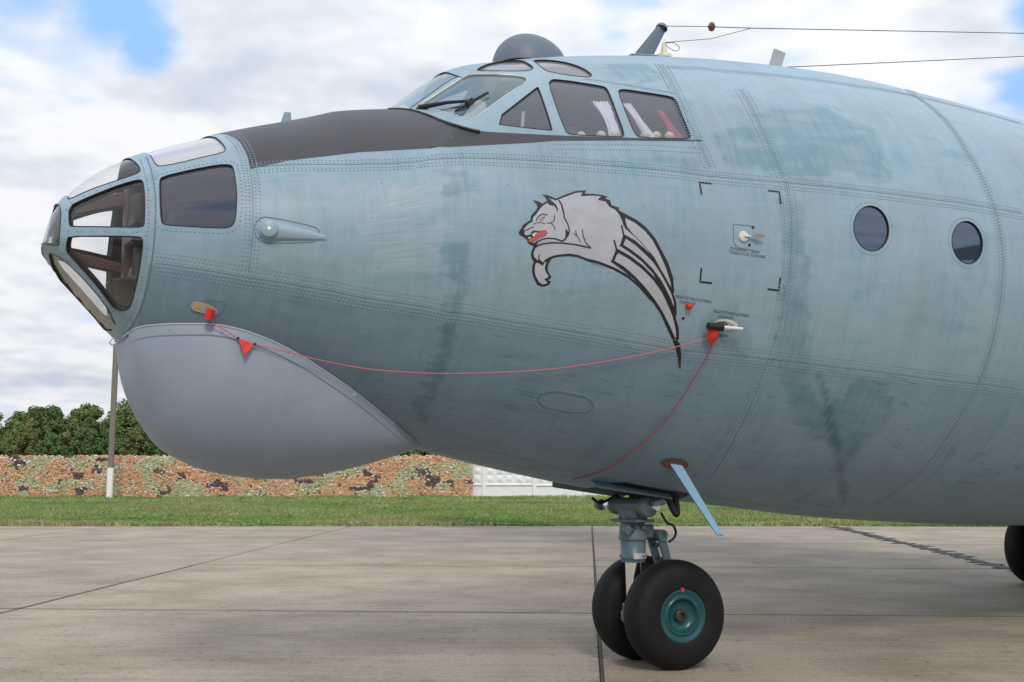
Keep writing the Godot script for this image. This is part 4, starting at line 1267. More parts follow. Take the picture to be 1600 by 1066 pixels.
	lathe(st, wq[0] - Vector3(0.0, 0.03, 0.0), Vector3(-0.4, 0.8, 0.4), [Vector2(-0.02, 0.0), Vector2(-0.02, 0.026), Vector2(0.03, 0.022), Vector2(0.035, 0.0)], 12)
	var wp := part("wiper_arm", st.commit(), M.black, plane)
	st = begin()
	tube(st, [wq[3], wq[4], wq[5]], [0.010, 0.013, 0.010], 6)
	box(st, wq[4], Vector3(0.07, 0.045, 0.03), Basis(Vector3.BACK, 0.7), 0.006)
	part("wiper_blade", st.commit(), M.black, wp)
	# rolled black strip where the deck meets the windscreen
	st = begin()
	tube(st, catmull(vecs(DECK_LIP), 4), 0.012, 6)
	part("deck_edge_strip", st.commit(), M.black, plane)

# a thin plate of a four-cornered outline with rounded thickness
func slab(st: SurfaceTool, q: Array, thick: float):
	var n: Vector3 = (q[2] - q[0]).cross(q[1] - q[0]).normalized()
	var f := []
	var b := []
	var mid: Vector3 = (q[0] + q[1] + q[2] + q[3]) * 0.25
	for p in q:
		f.append(p.lerp(mid, 0.04) + n * thick * 0.5)
		b.append(p.lerp(mid, 0.04) - n * thick * 0.5)
	face(st, f, n)
	face(st, b, -n)
	for i in 4:
		var j := (i + 1) % 4
		var o: Vector3 = ((q[i] + q[j]) * 0.5 - mid).normalized()
		face(st, [f[i], f[j], q[j], q[i]], (o + n).normalized())
		face(st, [b[i], b[j], q[j], q[i]], (o - n).normalized())

# a streamlined mast from root to tip
func mast(st: SurfaceTool, a: Vector3, b: Vector3, c0: float, c1: float, t0: float, t1: float):
	var ringa := []
	var ringb := []
	for k in 20:
		var g := TAU * k / 20
		var n := Vector3(cos(g), 0.0, sin(g) * 2.0).normalized()
		ringa.append([a + Vector3(cos(g) * c0 * 0.5, 0, sin(g) * t0 * 0.5 * (1.0 - 0.4 * cos(g))), n])
		ringb.append([b + Vector3(cos(g) * c1 * 0.5, 0, sin(g) * t1 * 0.5 * (1.0 - 0.4 * cos(g))), n])
	for k in 20:
		var k2 := (k + 1) % 20
		vert4(st, ringa[k], ringb[k], ringb[k2], ringa[k2])

# ==================================================================== landing gear
func wheel(parent: Node3D, at: Vector3, yaw: float, r: float, half: float, rim_r: float, rim_m: Material, outer: float):
	var w := Node3D.new()
	w.name = "wheel"
	parent.add_child(w, true)
	w.position = at
	w.rotation.y = yaw
	var st := begin()
	var ax := Vector3(0, 0, outer)
	var prof := []
	# tyre: from the inner bead over the tread to the outer bead, with a ridge and a flat foot
	var hh := (r - rim_r) / 1.52
	for k in 41:
		var a := deg_to_rad(lerpf(-121.0, 121.0, k / 40.0))
		var x := sin(a)
		var y := cos(a)
		var rr := r - hh + hh * (signf(y) * pow(absf(y), 0.82))
		if k in [27, 29, 32, 35]:
			rr += 0.004
		prof.append(Vector2(half * signf(x) * pow(absf(x), 0.86), rr))
	lathe(st, Vector3.ZERO, ax, prof, 64)
	var mesh: ArrayMesh = st.commit()
	# press the foot of the tyre flat against the ground
	var mdt := MeshDataTool.new()
	mdt.create_from_surface(mesh, 0)
	for i in mdt.get_vertex_count():
		var v := mdt.get_vertex(i)
		var floor_y := -at.y + 0.001
		if v.y < floor_y + 0.03:
			v.y = maxf(v.y, floor_y) if v.y > floor_y else floor_y
			v.z *= 1.03
			mdt.set_vertex(i, v)
	var flat := ArrayMesh.new()
	mdt.commit_to_surface(flat)
	part("tyre", flat, M.tyre, w)
	st = begin()
	var f := half * 0.84
	lathe(st, Vector3.ZERO, ax, [Vector2(f - 0.02, rim_r + 0.012), Vector2(f + 0.008, rim_r + 0.010), Vector2(f + 0.014, rim_r + 0.002), Vector2(f + 0.010, rim_r - 0.012), Vector2(f - 0.002, rim_r - 0.03), Vector2(f - 0.004, rim_r - 0.052), Vector2(f + 0.006, rim_r - 0.062), Vector2(f + 0.004, rim_r - 0.072), Vector2(f - 0.03, rim_r - 0.085), Vector2(f - 0.05, rim_r * 0.40), Vector2(f - 0.045, rim_r * 0.25), Vector2(f - 0.04, 0.0)], 48)
	lathe(st, Vector3.ZERO, ax, [Vector2(-f, 0.0), Vector2(-f, rim_r), Vector2(-f - 0.008, rim_r + 0.01)], 32)
	part("rim", st.commit(), rim_m, w)
	st = begin()
	lathe(st, Vector3.ZERO, ax, [Vector2(f - 0.06, 0.058), Vector2(f - 0.012, 0.054), Vector2(f - 0.006, 0.046), Vector2(f - 0.006, 0.030), Vector2(f - 0.03, 0.028), Vector2(f - 0.03, 0.0)], 24)
	part("hub", st.commit(), M.hub, w)
	st = begin()
	for a in [PI * 0.5 + 0.02]:
		box(st, Vector3(cos(a) * (rim_r + 0.012), sin(a) * (rim_r + 0.012), outer * (f + 0.012)), Vector3(0.028, 0.055, 0.012), Basis(), 0.002)
	part("red_mark", st.commit(), M.red_paint, w)
	st = begin()
	for k in 8:
		var a := TAU * k / 8 + 0.2
		lathe(st, Vector3(cos(a) * (rim_r - 0.057), sin(a) * (rim_r - 0.057), outer * (f + 0.004)), ax, [Vector2(0, 0.006), Vector2(0.006, 0.005), Vector2(0.006, 0)], 6)
	part("rim_bolts", st.commit(), rim_m, w)

func nose_gear():
	var gear := Node3D.new()
	gear.name = "nose_gear"
	plane.add_child(gear, true)
	var yaw := deg_to_rad(-6.0)
	var strut_x := -0.155
	var st := begin()
	# trunnion across the bay
	lathe(st, Vector3(strut_x - 0.01, 1.335, -0.26), Vector3(0, 0, 1), [Vector2(0, 0), Vector2(0, 0.075), Vector2(0.05, 0.08), Vector2(0.06, 0.070), Vector2(0.44, 0.073), Vector2(0.45, 0.088), Vector2(0.51, 0.088), Vector2(0.52, 0.075), Vector2(0.52, 0.0)], 28)
	box(st, Vector3(strut_x, 1.29, 0.0), Vector3(0.15, 0.15, 0.26), Basis(), 0.02)
	box(st, Vector3(strut_x - 0.02, 1.215, 0.02), Vector3(0.22, 0.028, 0.36), Basis(), 0.01)
	for k in 8:
		var a := TAU * k / 8
		lathe(st, Vector3(strut_x - 0.01 + cos(a) * 0.07, 1.335 + sin(a) * 0.07, 0.26), Vector3(0, 0, 1), [Vector2(0, 0.009), Vector2(0.008, 0.008), Vector2(0.008, 0)], 6)
	part("trunnion", st.commit(), M.gear_paint, gear)
	st = begin()
	tube(st, [Vector3(strut_x - 0.01, 1.335, -0.42), Vector3(strut_x - 0.01, 1.335, 0.36)], 0.028, 14)
	part("trunnion_pin", st.commit(), M.chrome, gear)
	st = begin()
	lathe(st, Vector3(strut_x - 0.02, 1.335, -0.44), Vector3(0, 0, 1), [Vector2(-0.06, 0.0), Vector2(-0.06, 0.045), Vector2(0.0, 0.05), Vector2(0.01, 0.03), Vector2(0.01, 0.0)], 14)
	box(st, Vector3(strut_x + 0.02, 1.37, 0.34), Vector3(0.12, 0.05, 0.05), Basis(Vector3.BACK, 0.2), 0.01)
	part("pin_nut", st.commit(), M.gear_paint, gear)
	st = begin()
	lathe(st, Vector3(strut_x, 0, 0), Vector3.UP, [Vector2(0.865, 0.000), Vector2(0.865, 0.100), Vector2(0.895, 0.104), Vector2(0.900, 0.112), Vector2(0.935, 0.112), Vector2(0.940, 0.106), Vector2(1.050, 0.108), Vector2(1.055, 0.125), Vector2(1.080, 0.125), Vector2(1.100, 0.118), Vector2(1.160, 0.115), Vector2(1.200, 0.100), Vector2(1.250, 0.085), Vector2(1.270, 0.000)], 32)
	# lugs and ribs round the collar
	box(st, Vector3(strut_x - 0.10, 1.145, 0.10), Vector3(0.16, 0.06, 0.05), Basis(Vector3.UP, 0.5), 0.015)
	lathe(st, Vector3(strut_x - 0.18, 1.145, 0.10), Vector3(0.3, 0, 1), [Vector2(0, 0), Vector2(0, 0.04), Vector2(0.06, 0.04), Vector2(0.06, 0)], 14)
	box(st, Vector3(strut_x + 0.02, 1.16, 0.125), Vector3(0.05, 0.04, 0.03), Basis(), 0.008)
	box(st, Vector3(strut_x + 0.11, 1.12, 0.04), Vector3(0.12, 0.12, 0.08), Basis(), 0.015)
	for k in 6:
		var a := TAU * k / 6 + 0.3
		lathe(st, Vector3(strut_x + cos(a) * 0.108, 0.918, sin(a) * 0.108), Vector3(cos(a), 0, sin(a)), [Vector2(0, 0.012), Vector2(0.012, 0.01), Vector2(0.012, 0)], 8)
	part("shock_strut", st.commit(), M.gear_paint, gear)
	st = begin()
	var plate := []
	for k in 9:
		var a := lerpf(0.85, 2.15, k / 8.0)
		plate.append([Vector3(strut_x + cos(a) * 0.1145, 0.945, sin(a) * 0.1145), Vector3(strut_x + cos(a) * 0.1145, 0.895, sin(a) * 0.1145), Vector3(cos(a), 0, sin(a))])
	for k in 8:
		vert4(st, [plate[k][0], plate[k][2]], [plate[k + 1][0], plate[k + 1][2]], [plate[k + 1][1], plate[k + 1][2]], [plate[k][1], plate[k][2]])
	part("data_plate", st.commit(), M.steel, gear)
	st = begin()
	tube(st, [Vector3(strut_x, 0.90, 0), Vector3(strut_x, 0.42, 0)], 0.070, 28)
	part("piston", st.commit(), M.chrome, gear)
	st = begin()
	box(st, Vector3(strut_x + 0.06, 0.42, 0), Vector3(0.34, 0.13, 0.13), Basis(), 0.03)
	tube(st, [Vector3(0.084, 0.45, 0) + Basis(Vector3.UP, yaw) * Vector3(0, 0, -0.30), Vector3(0.084, 0.45, 0) + Basis(Vector3.UP, yaw) * Vector3(0, 0, 0.30)], 0.045, 16)
	box(st, Vector3(strut_x - 0.10, 0.46, 0.02), Vector3(0.04, 0.14, 0.05), Basis(), 0.01)
	part("axle", st.commit(), M.gear_paint, gear)
	# torque links behind the strut
	st = begin()
	for z in [-0.06, 0.09]:
		slab(st, [Vector3(0.02, 1.12, z), Vector3(0.10, 1.11, z), Vector3(0.21, 0.74, z), Vector3(0.15, 0.74, z)], 0.035)
	for k in 3:
		box(st, Vector3(0.10 + 0.04 * k, 1.0 - 0.12 * k, 0.015), Vector3(0.03, 0.03, 0.15), Basis(Vector3.BACK, 0.3), 0.006)
	lathe(st, Vector3(0.075, 1.085, -0.09), Vector3(0, 0, 1), [Vector2(0, 0), Vector2(0, 0.05), Vector2(0.21, 0.05), Vector2(0.21, 0.022), Vector2(0.19, 0.02), Vector2(0.19, 0)], 18)
	slab(st, [Vector3(0.20, 0.78, 0.015), Vector3(0.24, 0.74, 0.015), Vector3(0.06, 0.42, 0.015), Vector3(0.0, 0.46, 0.015)], 0.06)
	part("torque_link", st.commit(), M.gear_paint, gear)
	st = begin()
	tube(st, catmull([Vector3(-0.02, 1.28, 0.22), Vector3(0.04, 1.20, 0.22), Vector3(0.12, 1.17, 0.20), Vector3(0.17, 1.11, 0.17), Vector3(0.16, 1.06, 0.15), Vector3(0.12, 1.03, 0.13)], 6), 0.011, 8)
	tube(st, catmull([Vector3(-0.10, 1.46, -0.2), Vector3(-0.30, 1.36, -0.25), Vector3(-0.42, 1.40, -0.22)], 6), 0.014, 8)
	tube(st, catmull([Vector3(0.05, 1.44, 0.2), Vector3(0.10, 1.30, 0.24), Vector3(0.13, 1.28, 0.24), Vector3(0.14, 1.44, 0.2)], 6), 0.03, 8)
	part("brake_hose", st.commit(), M.rubber, gear)
	# bay: black sheet on the belly painting its shade, door along each side, drag stay
	st = begin()
	var bay := PackedVector2Array()
	for q in [Vector2(-0.62, -PI / 2 - 0.01), Vector2(-0.60, -1.40), Vector2(-0.5, -1.37), Vector2(0.18, -1.39), Vector2(0.24, -PI / 2 - 0.01)]:
		bay.append(q)
	drape(st, bay, 0.004, 1.0, 0.06, 0.04)
	drape(st, bay, 0.004, -1.0, 0.06, 0.04)
	part("bay_shade", st.commit(), M.black, gear)
	for z in [0.36, -0.36]:
		st = begin()
		slab(st, [Vector3(-0.78, 1.56, z * 0.8), Vector3(-0.74, 1.50, z), Vector3(0.0, 1.40, z), Vector3(0.02, 1.44, z * 0.8)], 0.02)
		part("bay_door", st.commit(), M.gear_paint, gear)
	st = begin()
	tube(st, [Vector3(strut_x, 1.30, 0.0), Vector3(0.25, 1.50, 0.0)], 0.04, 12)
	box(st, Vector3(0.02, 1.46, 0.0), Vector3(0.26, 0.16, 0.30), Basis(), 0.03)
	part("drag_stay", st.commit(), M.black, gear)
	for z in [0.28, -0.28]:
		wheel(gear, Vector3(0.084, 0.445, 0) + Basis(Vector3.UP, yaw) * Vector3(0, 0, z), yaw, 0.452, 0.155, 0.212, M.teal_rim, signf(z))

func main_gear():
	var gear := Node3D.new()
	gear.name = "main_gear"
	plane.add_child(gear, true)
	for x in [9.0, 10.2]:
		for z in [-2.35, -2.85]:
			wheel(gear, Vector3(x, 0.52, z), 0.0, 0.53, 0.155, 0.23, M.teal_rim, -1.0 if z < -2.6 else 1.0)
	var st := begin()
	tube(st, [Vector3(9.6, 0.6, -2.6), Vector3(9.6, 1.6, -2.5)], 0.11, 16)
	box(st, Vector3(9.6, 0.55, -2.6), Vector3(1.4, 0.16, 0.14), Basis(), 0.03)
	part("bogie", st.commit(), M.gear_paint, gear)
	st = begin()
	# the fairing that the far bogie folds into
	var rows := []
	for i in 15:
		var t := i / 14.0
		var f := sqrt(maxf(0.0, sin(PI * t)))
		var row := []
		for k in 17:
			var a := TAU * k / 16
			row.append(Vector3(7.2 + 5.4 * t, 1.55 + sin(a) * 0.48 * f, -2.35 + cos(a) * 0.75 * f))
		rows.append(row)
	for i in 14:
		for k in 16:
			quad(st, rows[i][k], rows[i + 1][k], rows[i + 1][k + 1], rows[i][k + 1])
	st.index()
	st.generate_normals()
	part("gear_fairing", st.commit(), M.plain_blue, gear)

# ==================================================================== cords and pennants
func held(called: String, base: Vector3, label: String, category: String, group := "") -> Node3D:
	var o := top(called, plane_xf * base)
	o.rotation.y = PSI
	tag(o, label, category, group)
	return o

func cords():
	var a := vecs(CORD_A)
	var o := held("safety_cord", a[0], "thin red cord sagging along the fuselage from the access plate plug to the air probe", "cord", "red safety cords on the aircraft")
	var st := begin()
	var rel := []
	for p in catmull(a, 5):
		rel.append(p - a[0])
	tube(st, rel, 0.0038, 6)
	part("cord", st.commit(), M.cord, o)
	var b := vecs(CORD_B)
	o = held("safety_cord", b[0], "darker red cord hanging from the tongue-shaped pennant down under the belly", "cord", "red safety cords on the aircraft")
	st = begin()
	rel = []
	for p in catmull(b, 5):
		rel.append(p - b[0])
	tube(st, rel, 0.0038, 6)
	part("cord", st.commit(), M.cord_dark, o)
	var t := vecs(PENNANT_A)
	o = held("warning_pennant", t[0], "small red triangular pennant hanging on the cord in front of the grey radome", "pennant", "red warning pennants")
	st = begin()
	cloth(st, [Vector3.ZERO, t[1] - t[0], t[2] - t[0]], 0.006)
	part("pennant_cloth", st.commit(), M.red_cloth_flag, o)
	st = begin()
	for p in [Vector3.ZERO, t[1] - t[0]]:
		lathe(st, p, Vector3(1, 0, 0.2), [Vector2(-0.008, 0), Vector2(-0.008, 0.009), Vector2(0.008, 0.009), Vector2(0.008, 0)], 8)
	part("pennant_knot", st.commit(), M.rubber, o)
	t = vecs(PENNANT_B)
	o = held("warning_pennant", t[0], "tongue-shaped red pennant hanging under the black probe cover", "pennant", "red warning pennants")
	st = begin()
	var wid: Vector3 = t[1] - t[0]
	var down: Vector3 = t[2] - (t[0] + t[1]) * 0.5
	var rows := []
	var out := skin_n(under(t[0]).x, under(t[0]).y)
	for i in 13:
		var k := i / 12.0
		var w := (1.0 + 0.04 * sin(k * 4)) * (1.0 - pow(k, 2.6) * 0.86)
		var row := []
		for j in 7:
			var u := j / 6.0 - 0.5
			row.append(wid * 0.5 + wid * u * w + down * k + out * (0.012 * sin(u * 5.0 + k * 3.0) + 0.01 * sin(k * 5)))
		rows.append(row)
	for i in 12:
		for j in 6:
			quad(st, rows[i][j], rows[i][j + 1], rows[i + 1][j + 1], rows[i + 1][j])
	st.index()
	st.generate_normals()
	part("pennant_cloth", st.commit(), M.red_cloth_flag, o)
	# black cover on the probe, red plug in the access plate
	var pr := vecs(PROBE)
	o = held("probe_cover", pr[0], "black sleeve cover pushed over the front of the air probe", "cover")
	st = begin()
	var d: Vector3 = (pr[1] - pr[0])
	tube(st, [-d * 0.12, d * 0.62, d * 0.66, d * 0.95, d * 1.0], [0.026, 0.027, 0.031, 0.030, 0.020], 14)
	part("sleeve", st.commit(), M.black, o)
	var pl := vecs(PLUG)
	o = held("intake_plug", pl[0], "red cylindrical plug stuck in the beige access plate below the nose windows", "plug")
	st = begin()
	var dd: Vector3 = pl[1] - pl[0]
	tube(st, [-dd * 0.1, dd * 0.35, dd * 0.4, dd * 1.05, dd * 1.1], [0.026, 0.026, 0.029, 0.030, 0.022], 14)
	part("plug_body", st.commit(), M.red_paint, o)

func cloth(st: SurfaceTool, q: Array, wave: float):
	var rows := []
	for i in 9:
		var k := i / 8.0
		var row := []
		for j in 9:
			var u := j / 8.0
			var p: Vector3 = (q[0].lerp(q[1], u)).lerp(q[2], k)
			row.append(p + Vector3(0, 0, 1) * wave * sin(u * 5 + k * 4))
		rows.append(row)
	for i in 8:
		for j in 8:
			quad(st, rows[i][j], rows[i][j + 1], rows[i + 1][j + 1], rows[i + 1][j])
	st.index()
	st.generate_normals()

# ==================================================================== materials
func materials():
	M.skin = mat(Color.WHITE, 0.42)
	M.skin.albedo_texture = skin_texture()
	M.skin.metallic_specular = 0.45
	M.skin.heightmap_enabled = true
	M.skin.heightmap_texture = skin_ripple()
	M.skin.heightmap_scale = 0.35
	M.pipe = mat(lin(0.12, 0.10, 0.10), 0.35)
	M.plain_blue = mat(lin(0.255, 0.345, 0.415), 0.42)
	M.rivet = mat(lin(0.25, 0.345, 0.415), 0.32)
	M.joint = mat(lin(0.125, 0.165, 0.195), 0.7)
	M.lining = mat(lin(0.030, 0.031, 0.036), 0.8)
	M.maroon = mat(lin(0.085, 0.045, 0.042), 0.5)
	M.dark_kit = mat(lin(0.040, 0.038, 0.042), 0.5)
	M.olive_kit = mat(lin(0.07, 0.065, 0.05), 0.6)
	M.yellow = mat(lin(0.65, 0.40, 0.03), 0.5)
	M.brass = mat(lin(0.55, 0.33, 0.10), 0.35, 0.6)
	M.rubber = mat(lin(0.012, 0.012, 0.013), 0.6)
	M.black = mat(lin(0.010, 0.010, 0.011), 0.55)
	M.pale = mat(lin(0.62, 0.60, 0.56), 0.45)
	M.cream = mat(lin(0.66, 0.60, 0.45), 0.5)
	M.white_paint = mat(lin(0.72, 0.72, 0.70), 0.4)
	M.steel = mat(lin(0.62, 0.61, 0.60), 0.35, 0.8)
	M.silver = mat(lin(0.75, 0.74, 0.70), 0.35, 0.6)
	M.chrome = mat(lin(0.80, 0.80, 0.80), 0.12, 1.0)
	M.gasket = mat(lin(0.018, 0.018, 0.018), 0.6)
	M.glare = mat(lin(0.042, 0.044, 0.056), 0.46)
	M.glare.albedo_texture = tile(41, 0.008, lin(0.75, 0.75, 0.75), lin(1, 1, 1))
	M.glare.uv1_scale = Vector3(3, 2, 1)
	M.ink = mat(lin(0.012, 0.012, 0.014), 0.5)
	M.wolf = mat(lin(0.43, 0.44, 0.49), 0.48)
	M.wolf.albedo_texture = tile(45, 0.02, lin(0.82, 0.82, 0.83), lin(1, 1, 1))
	M.wolf.uv1_scale = Vector3(4, 3, 1)
	M.tongue = mat(lin(0.45, 0.075, 0.075), 0.5)
	M.eye = mat(lin(0.55, 0.45, 0.12), 0.5)
	M.radome = mat(lin(0.270, 0.322, 0.398), 0.46)
	M.radome.albedo_texture = tile(43, 0.006, lin(0.80, 0.80, 0.82), lin(1, 1, 1))
	M.radome.uv1_triplanar = true
	M.radome.uv1_scale = Vector3(0.7, 0.6, 0.7)
	M.flange = mat(lin(0.36, 0.38, 0.42), 0.45)
	M.dome = mat(lin(0.12, 0.155, 0.20), 0.5)
	M.wire = mat(lin(0.06, 0.06, 0.06), 0.5, 0.4)
	M.brown = mat(lin(0.13, 0.045, 0.025), 0.3)
	M.grey = mat(lin(0.38, 0.40, 0.43), 0.5)
	M.lens = mat(lin(0.85, 0.85, 0.82), 0.2)
	M.beige = mat(lin(0.42, 0.38, 0.31), 0.55)
	M.vent = mat(lin(0.165, 0.245, 0.300), 0.42)
	M.red_paint = mat(lin(0.55, 0.025, 0.015), 0.4)
	M.blade = mat(lin(0.20, 0.37, 0.52), 0.4)
	M.rust = mat(lin(0.22, 0.10, 0.06), 0.7)
	M.rust.albedo_texture = tile(47, 0.02, lin(0.5, 0.45, 0.4), lin(1, 1, 1), 256)
	M.rust.uv1_triplanar = true
	M.rust.uv1_scale = Vector3(3, 3, 3)
	M.tyre = mat(lin(0.0100, 0.0098, 0.0112), 0.66)
	M.tyre.metallic_specular = 0.35
	M.tyre.albedo_texture = tile(49, 0.02, lin(0.72, 0.72, 0.72), lin(1.0, 1.0, 1.0), 256)
	M.tyre.uv1_triplanar = true
	M.tyre.uv1_scale = Vector3(1.5, 1.5, 1.5)
	M.teal_rim = mat(lin(0.005, 0.062, 0.072), 0.28)
	M.hub = mat(lin(0.05, 0.045, 0.04), 0.45, 0.4)
	M.gear_paint = mat(lin(0.085, 0.135, 0.155), 0.42)
	M.cord = mat(lin(0.55, 0.15, 0.17), 0.8)
	M.cord_dark = mat(lin(0.40, 0.03, 0.05), 0.8)
	M.red_cloth_flag = mat(lin(0.70, 0.045, 0.035), 0.75)
	M.red_cloth_flag.cull_mode = BaseMaterial3D.CULL_DISABLED
	M.red_cloth_flag.backlight_enabled = true
	M.red_cloth_flag.backlight = Color(0.4, 0.02, 0.02)
	M.curtain = mat(lin(0.78, 0.82, 0.95), 0.8)
	M.red_cloth = mat(lin(0.45, 0.04, 0.08), 0.8)
	M.clear_glass = glass(lin(0.10, 0.10, 0.11, 0.06))
	M.tip_glass = glass(lin(0.30, 0.27, 0.28, 0.25))
	M.side_glass = glass(lin(0.13, 0.13, 0.165, 0.20), 0.02)
	M.side_glass.metallic = 0.5
	M.chin_glass = glass(lin(0.32, 0.33, 0.26, 0.35), 0.05)
	M.sheen_glass = glass(lin(0.62, 0.63, 0.67, 0.70), 0.08)  # bright sky reflection put into a pale, mostly opaque colour
	M.cabin_glass = glass(lin(0.26, 0.275, 0.36, 0.30))  # hazy reflection mixed into the grey-lilac colour
	M.brow_glass = glass(lin(0.32, 0.33, 0.36, 0.55), 0.06)
	M.wind_glass = glass(lin(0.20, 0.29, 0.32, 0.50), 0.04)  # teal haze of reflected sky painted into the pane colour
	M.wind_mid_glass = glass(lin(0.36, 0.45, 0.50, 0.60), 0.05)  # pale sky reflection painted in by colour and opacity
	M.port_glass = mat(lin(0.11, 0.14, 0.20), 0.03, 0.80)
	M.concrete = []
	var tones := [lin(0.480, 0.402, 0.308), lin(0.440, 0.376, 0.296), lin(0.500, 0.415, 0.315), lin(0.415, 0.358, 0.286)]
	var con := concrete_texture()
	for i in 4:
		var c := mat(tones[i], 0.78)
		c.albedo_texture = con
		c.uv1_triplanar = true
		c.uv1_world_triplanar = true
		c.uv1_scale = Vector3(0.085, 0.085, 0.085)
		c.uv1_offset = Vector3(0.31 * i, 0, 0.17 * i)
		c.detail_enabled = true
		c.detail_blend_mode = BaseMaterial3D.BLEND_MODE_MUL
		c.detail_albedo = tile(61, 0.22, lin(0.62, 0.62, 0.61), lin(1.0, 1.0, 1.0), 1024, 4)
		c.detail_uv_layer = BaseMaterial3D.DETAIL_UV_1
		M.concrete.append(c)
	M.bed = mat(lin(0.05, 0.045, 0.035), 0.95)
	M.tar = mat(lin(0.014, 0.014, 0.015), 0.7)
	M.sealant = mat(lin(0.060, 0.055, 0.048), 0.8)
	M.soil = mat(lin(0.13, 0.19, 0.055), 0.95)
	M.soil.albedo_texture = tile(63, 0.01, lin(0.65, 0.7, 0.6), lin(1, 1, 1))
	M.soil.uv1_triplanar = true
	M.soil.uv1_world_triplanar = true
	M.soil.uv1_scale = Vector3(0.15, 0.15, 0.15)
	M.dirt = mat(lin(0.26, 0.185, 0.115), 0.95)
	M.dirt.albedo_texture = tile(64, 0.02, lin(0.5, 0.5, 0.45), lin(1, 1, 1))
	M.dirt.uv1_triplanar = true
	M.dirt.uv1_world_triplanar = true
	M.dirt.uv1_scale = Vector3(0.3, 0.3, 0.3)
	M.grass = mat(Color.WHITE, 0.7)
	M.grass.vertex_color_use_as_albedo = true
	M.grass.cull_mode = BaseMaterial3D.CULL_DISABLED
	M.grass.backlight_enabled = true
	M.grass.backlight = Color(0.25, 0.35, 0.1)
	M.whitewash = mat(lin(0.86, 0.865, 0.87), 0.85)
	M.whitewash.albedo_texture = tile(66, 0.012, lin(0.88, 0.88, 0.89), lin(1, 1, 1), 512, 6)
	M.whitewash.uv1_triplanar = true
	M.whitewash.uv1_world_triplanar = true
	M.whitewash.uv1_scale = Vector3(0.35, 0.35, 0.35)
	M.net = mat(Color.WHITE, 0.9)
	M.net.vertex_color_use_as_albedo = true
	M.net.cull_mode = BaseMaterial3D.CULL_DISABLED
	M.net_cord = mat(lin(0.10, 0.08, 0.06), 0.9)
	M.pole = mat(lin(0.20, 0.18, 0.15), 0.9)
	M.bark = mat(lin(0.06, 0.045, 0.03), 0.95)
	M.leaves = []
	for c in [lin(0.098, 0.160, 0.042), lin(0.125, 0.178, 0.046), lin(0.080, 0.140, 0.044), lin(0.145, 0.165, 0.052)]:
		var l := mat(c, 0.7)
		l.vertex_color_use_as_albedo = true
		l.cull_mode = BaseMaterial3D.CULL_DISABLED
		l.backlight_enabled = true
		l.backlight = Color(0.3, 0.4, 0.1)
		M.leaves.append(l)

# soft-edged stains of their own shape in the paint, worked out over the skin's (s, theta)
func stain_mask(which: Dictionary) -> Image:
	var w := 1024
	var h := 512
	var im := Image.create(w, h, false, Image.FORMAT_L8)
	for k in which:
		var p := poly(STAINS[k])
		var lo := Vector2(1e9, 1e9)
		var hi := -lo
		for i in p.size():
			p[i] = Vector2((p[i].x + 5.0) / 10.0 * w, (0.5 - p[i].y / PI) * h)
			lo = lo.min(p[i])
			hi = hi.max(p[i])
		for y in range(maxi(0, int(lo.y)), mini(h, int(hi.y) + 2)):
			for x in range(maxi(0, int(lo.x)), mini(w, int(hi.x) + 2)):
				if Geometry2D.is_point_in_polygon(Vector2(x + 0.5, y + 0.5), p):
					im.set_pixel(x, y, Color(which[k], which[k], which[k]))
	im.resize(180, 90, Image.INTERPOLATE_BILINEAR)
	im.resize(1024, 512, Image.INTERPOLATE_CUBIC)
	return im

# the slight quilting of sheet metal between its frames and stringers
func skin_ripple() -> ImageTexture:
	var w := 1024
	var h := 512
	var n := fnl(71, 1.0, 3)
	var fl := PackedFloat32Array()
	fl.resize(w * h)
	for y in h:
		var arc := (0.5 - (y + 0.5) / h) * PI * 1.9
		for x in w:
			var s := (x + 0.5) / w * 10.0 - 5.0
			var bay := sin(PI * s / 0.52) * sin(PI * arc / 0.21)
			fl[y * w + x] = 0.5 + 0.30 * bay * bay * n.get_noise_2d(floorf(s / 0.52) * 3.1, floorf(arc / 0.21) * 5.3) * 2.0 + 0.22 * n.get_noise_2d(s * 1.6, arc * 2.2)
	return ImageTexture.create_from_image(Image.create_from_data(w, h, false, Image.FORMAT_RF, fl.to_byte_array()))

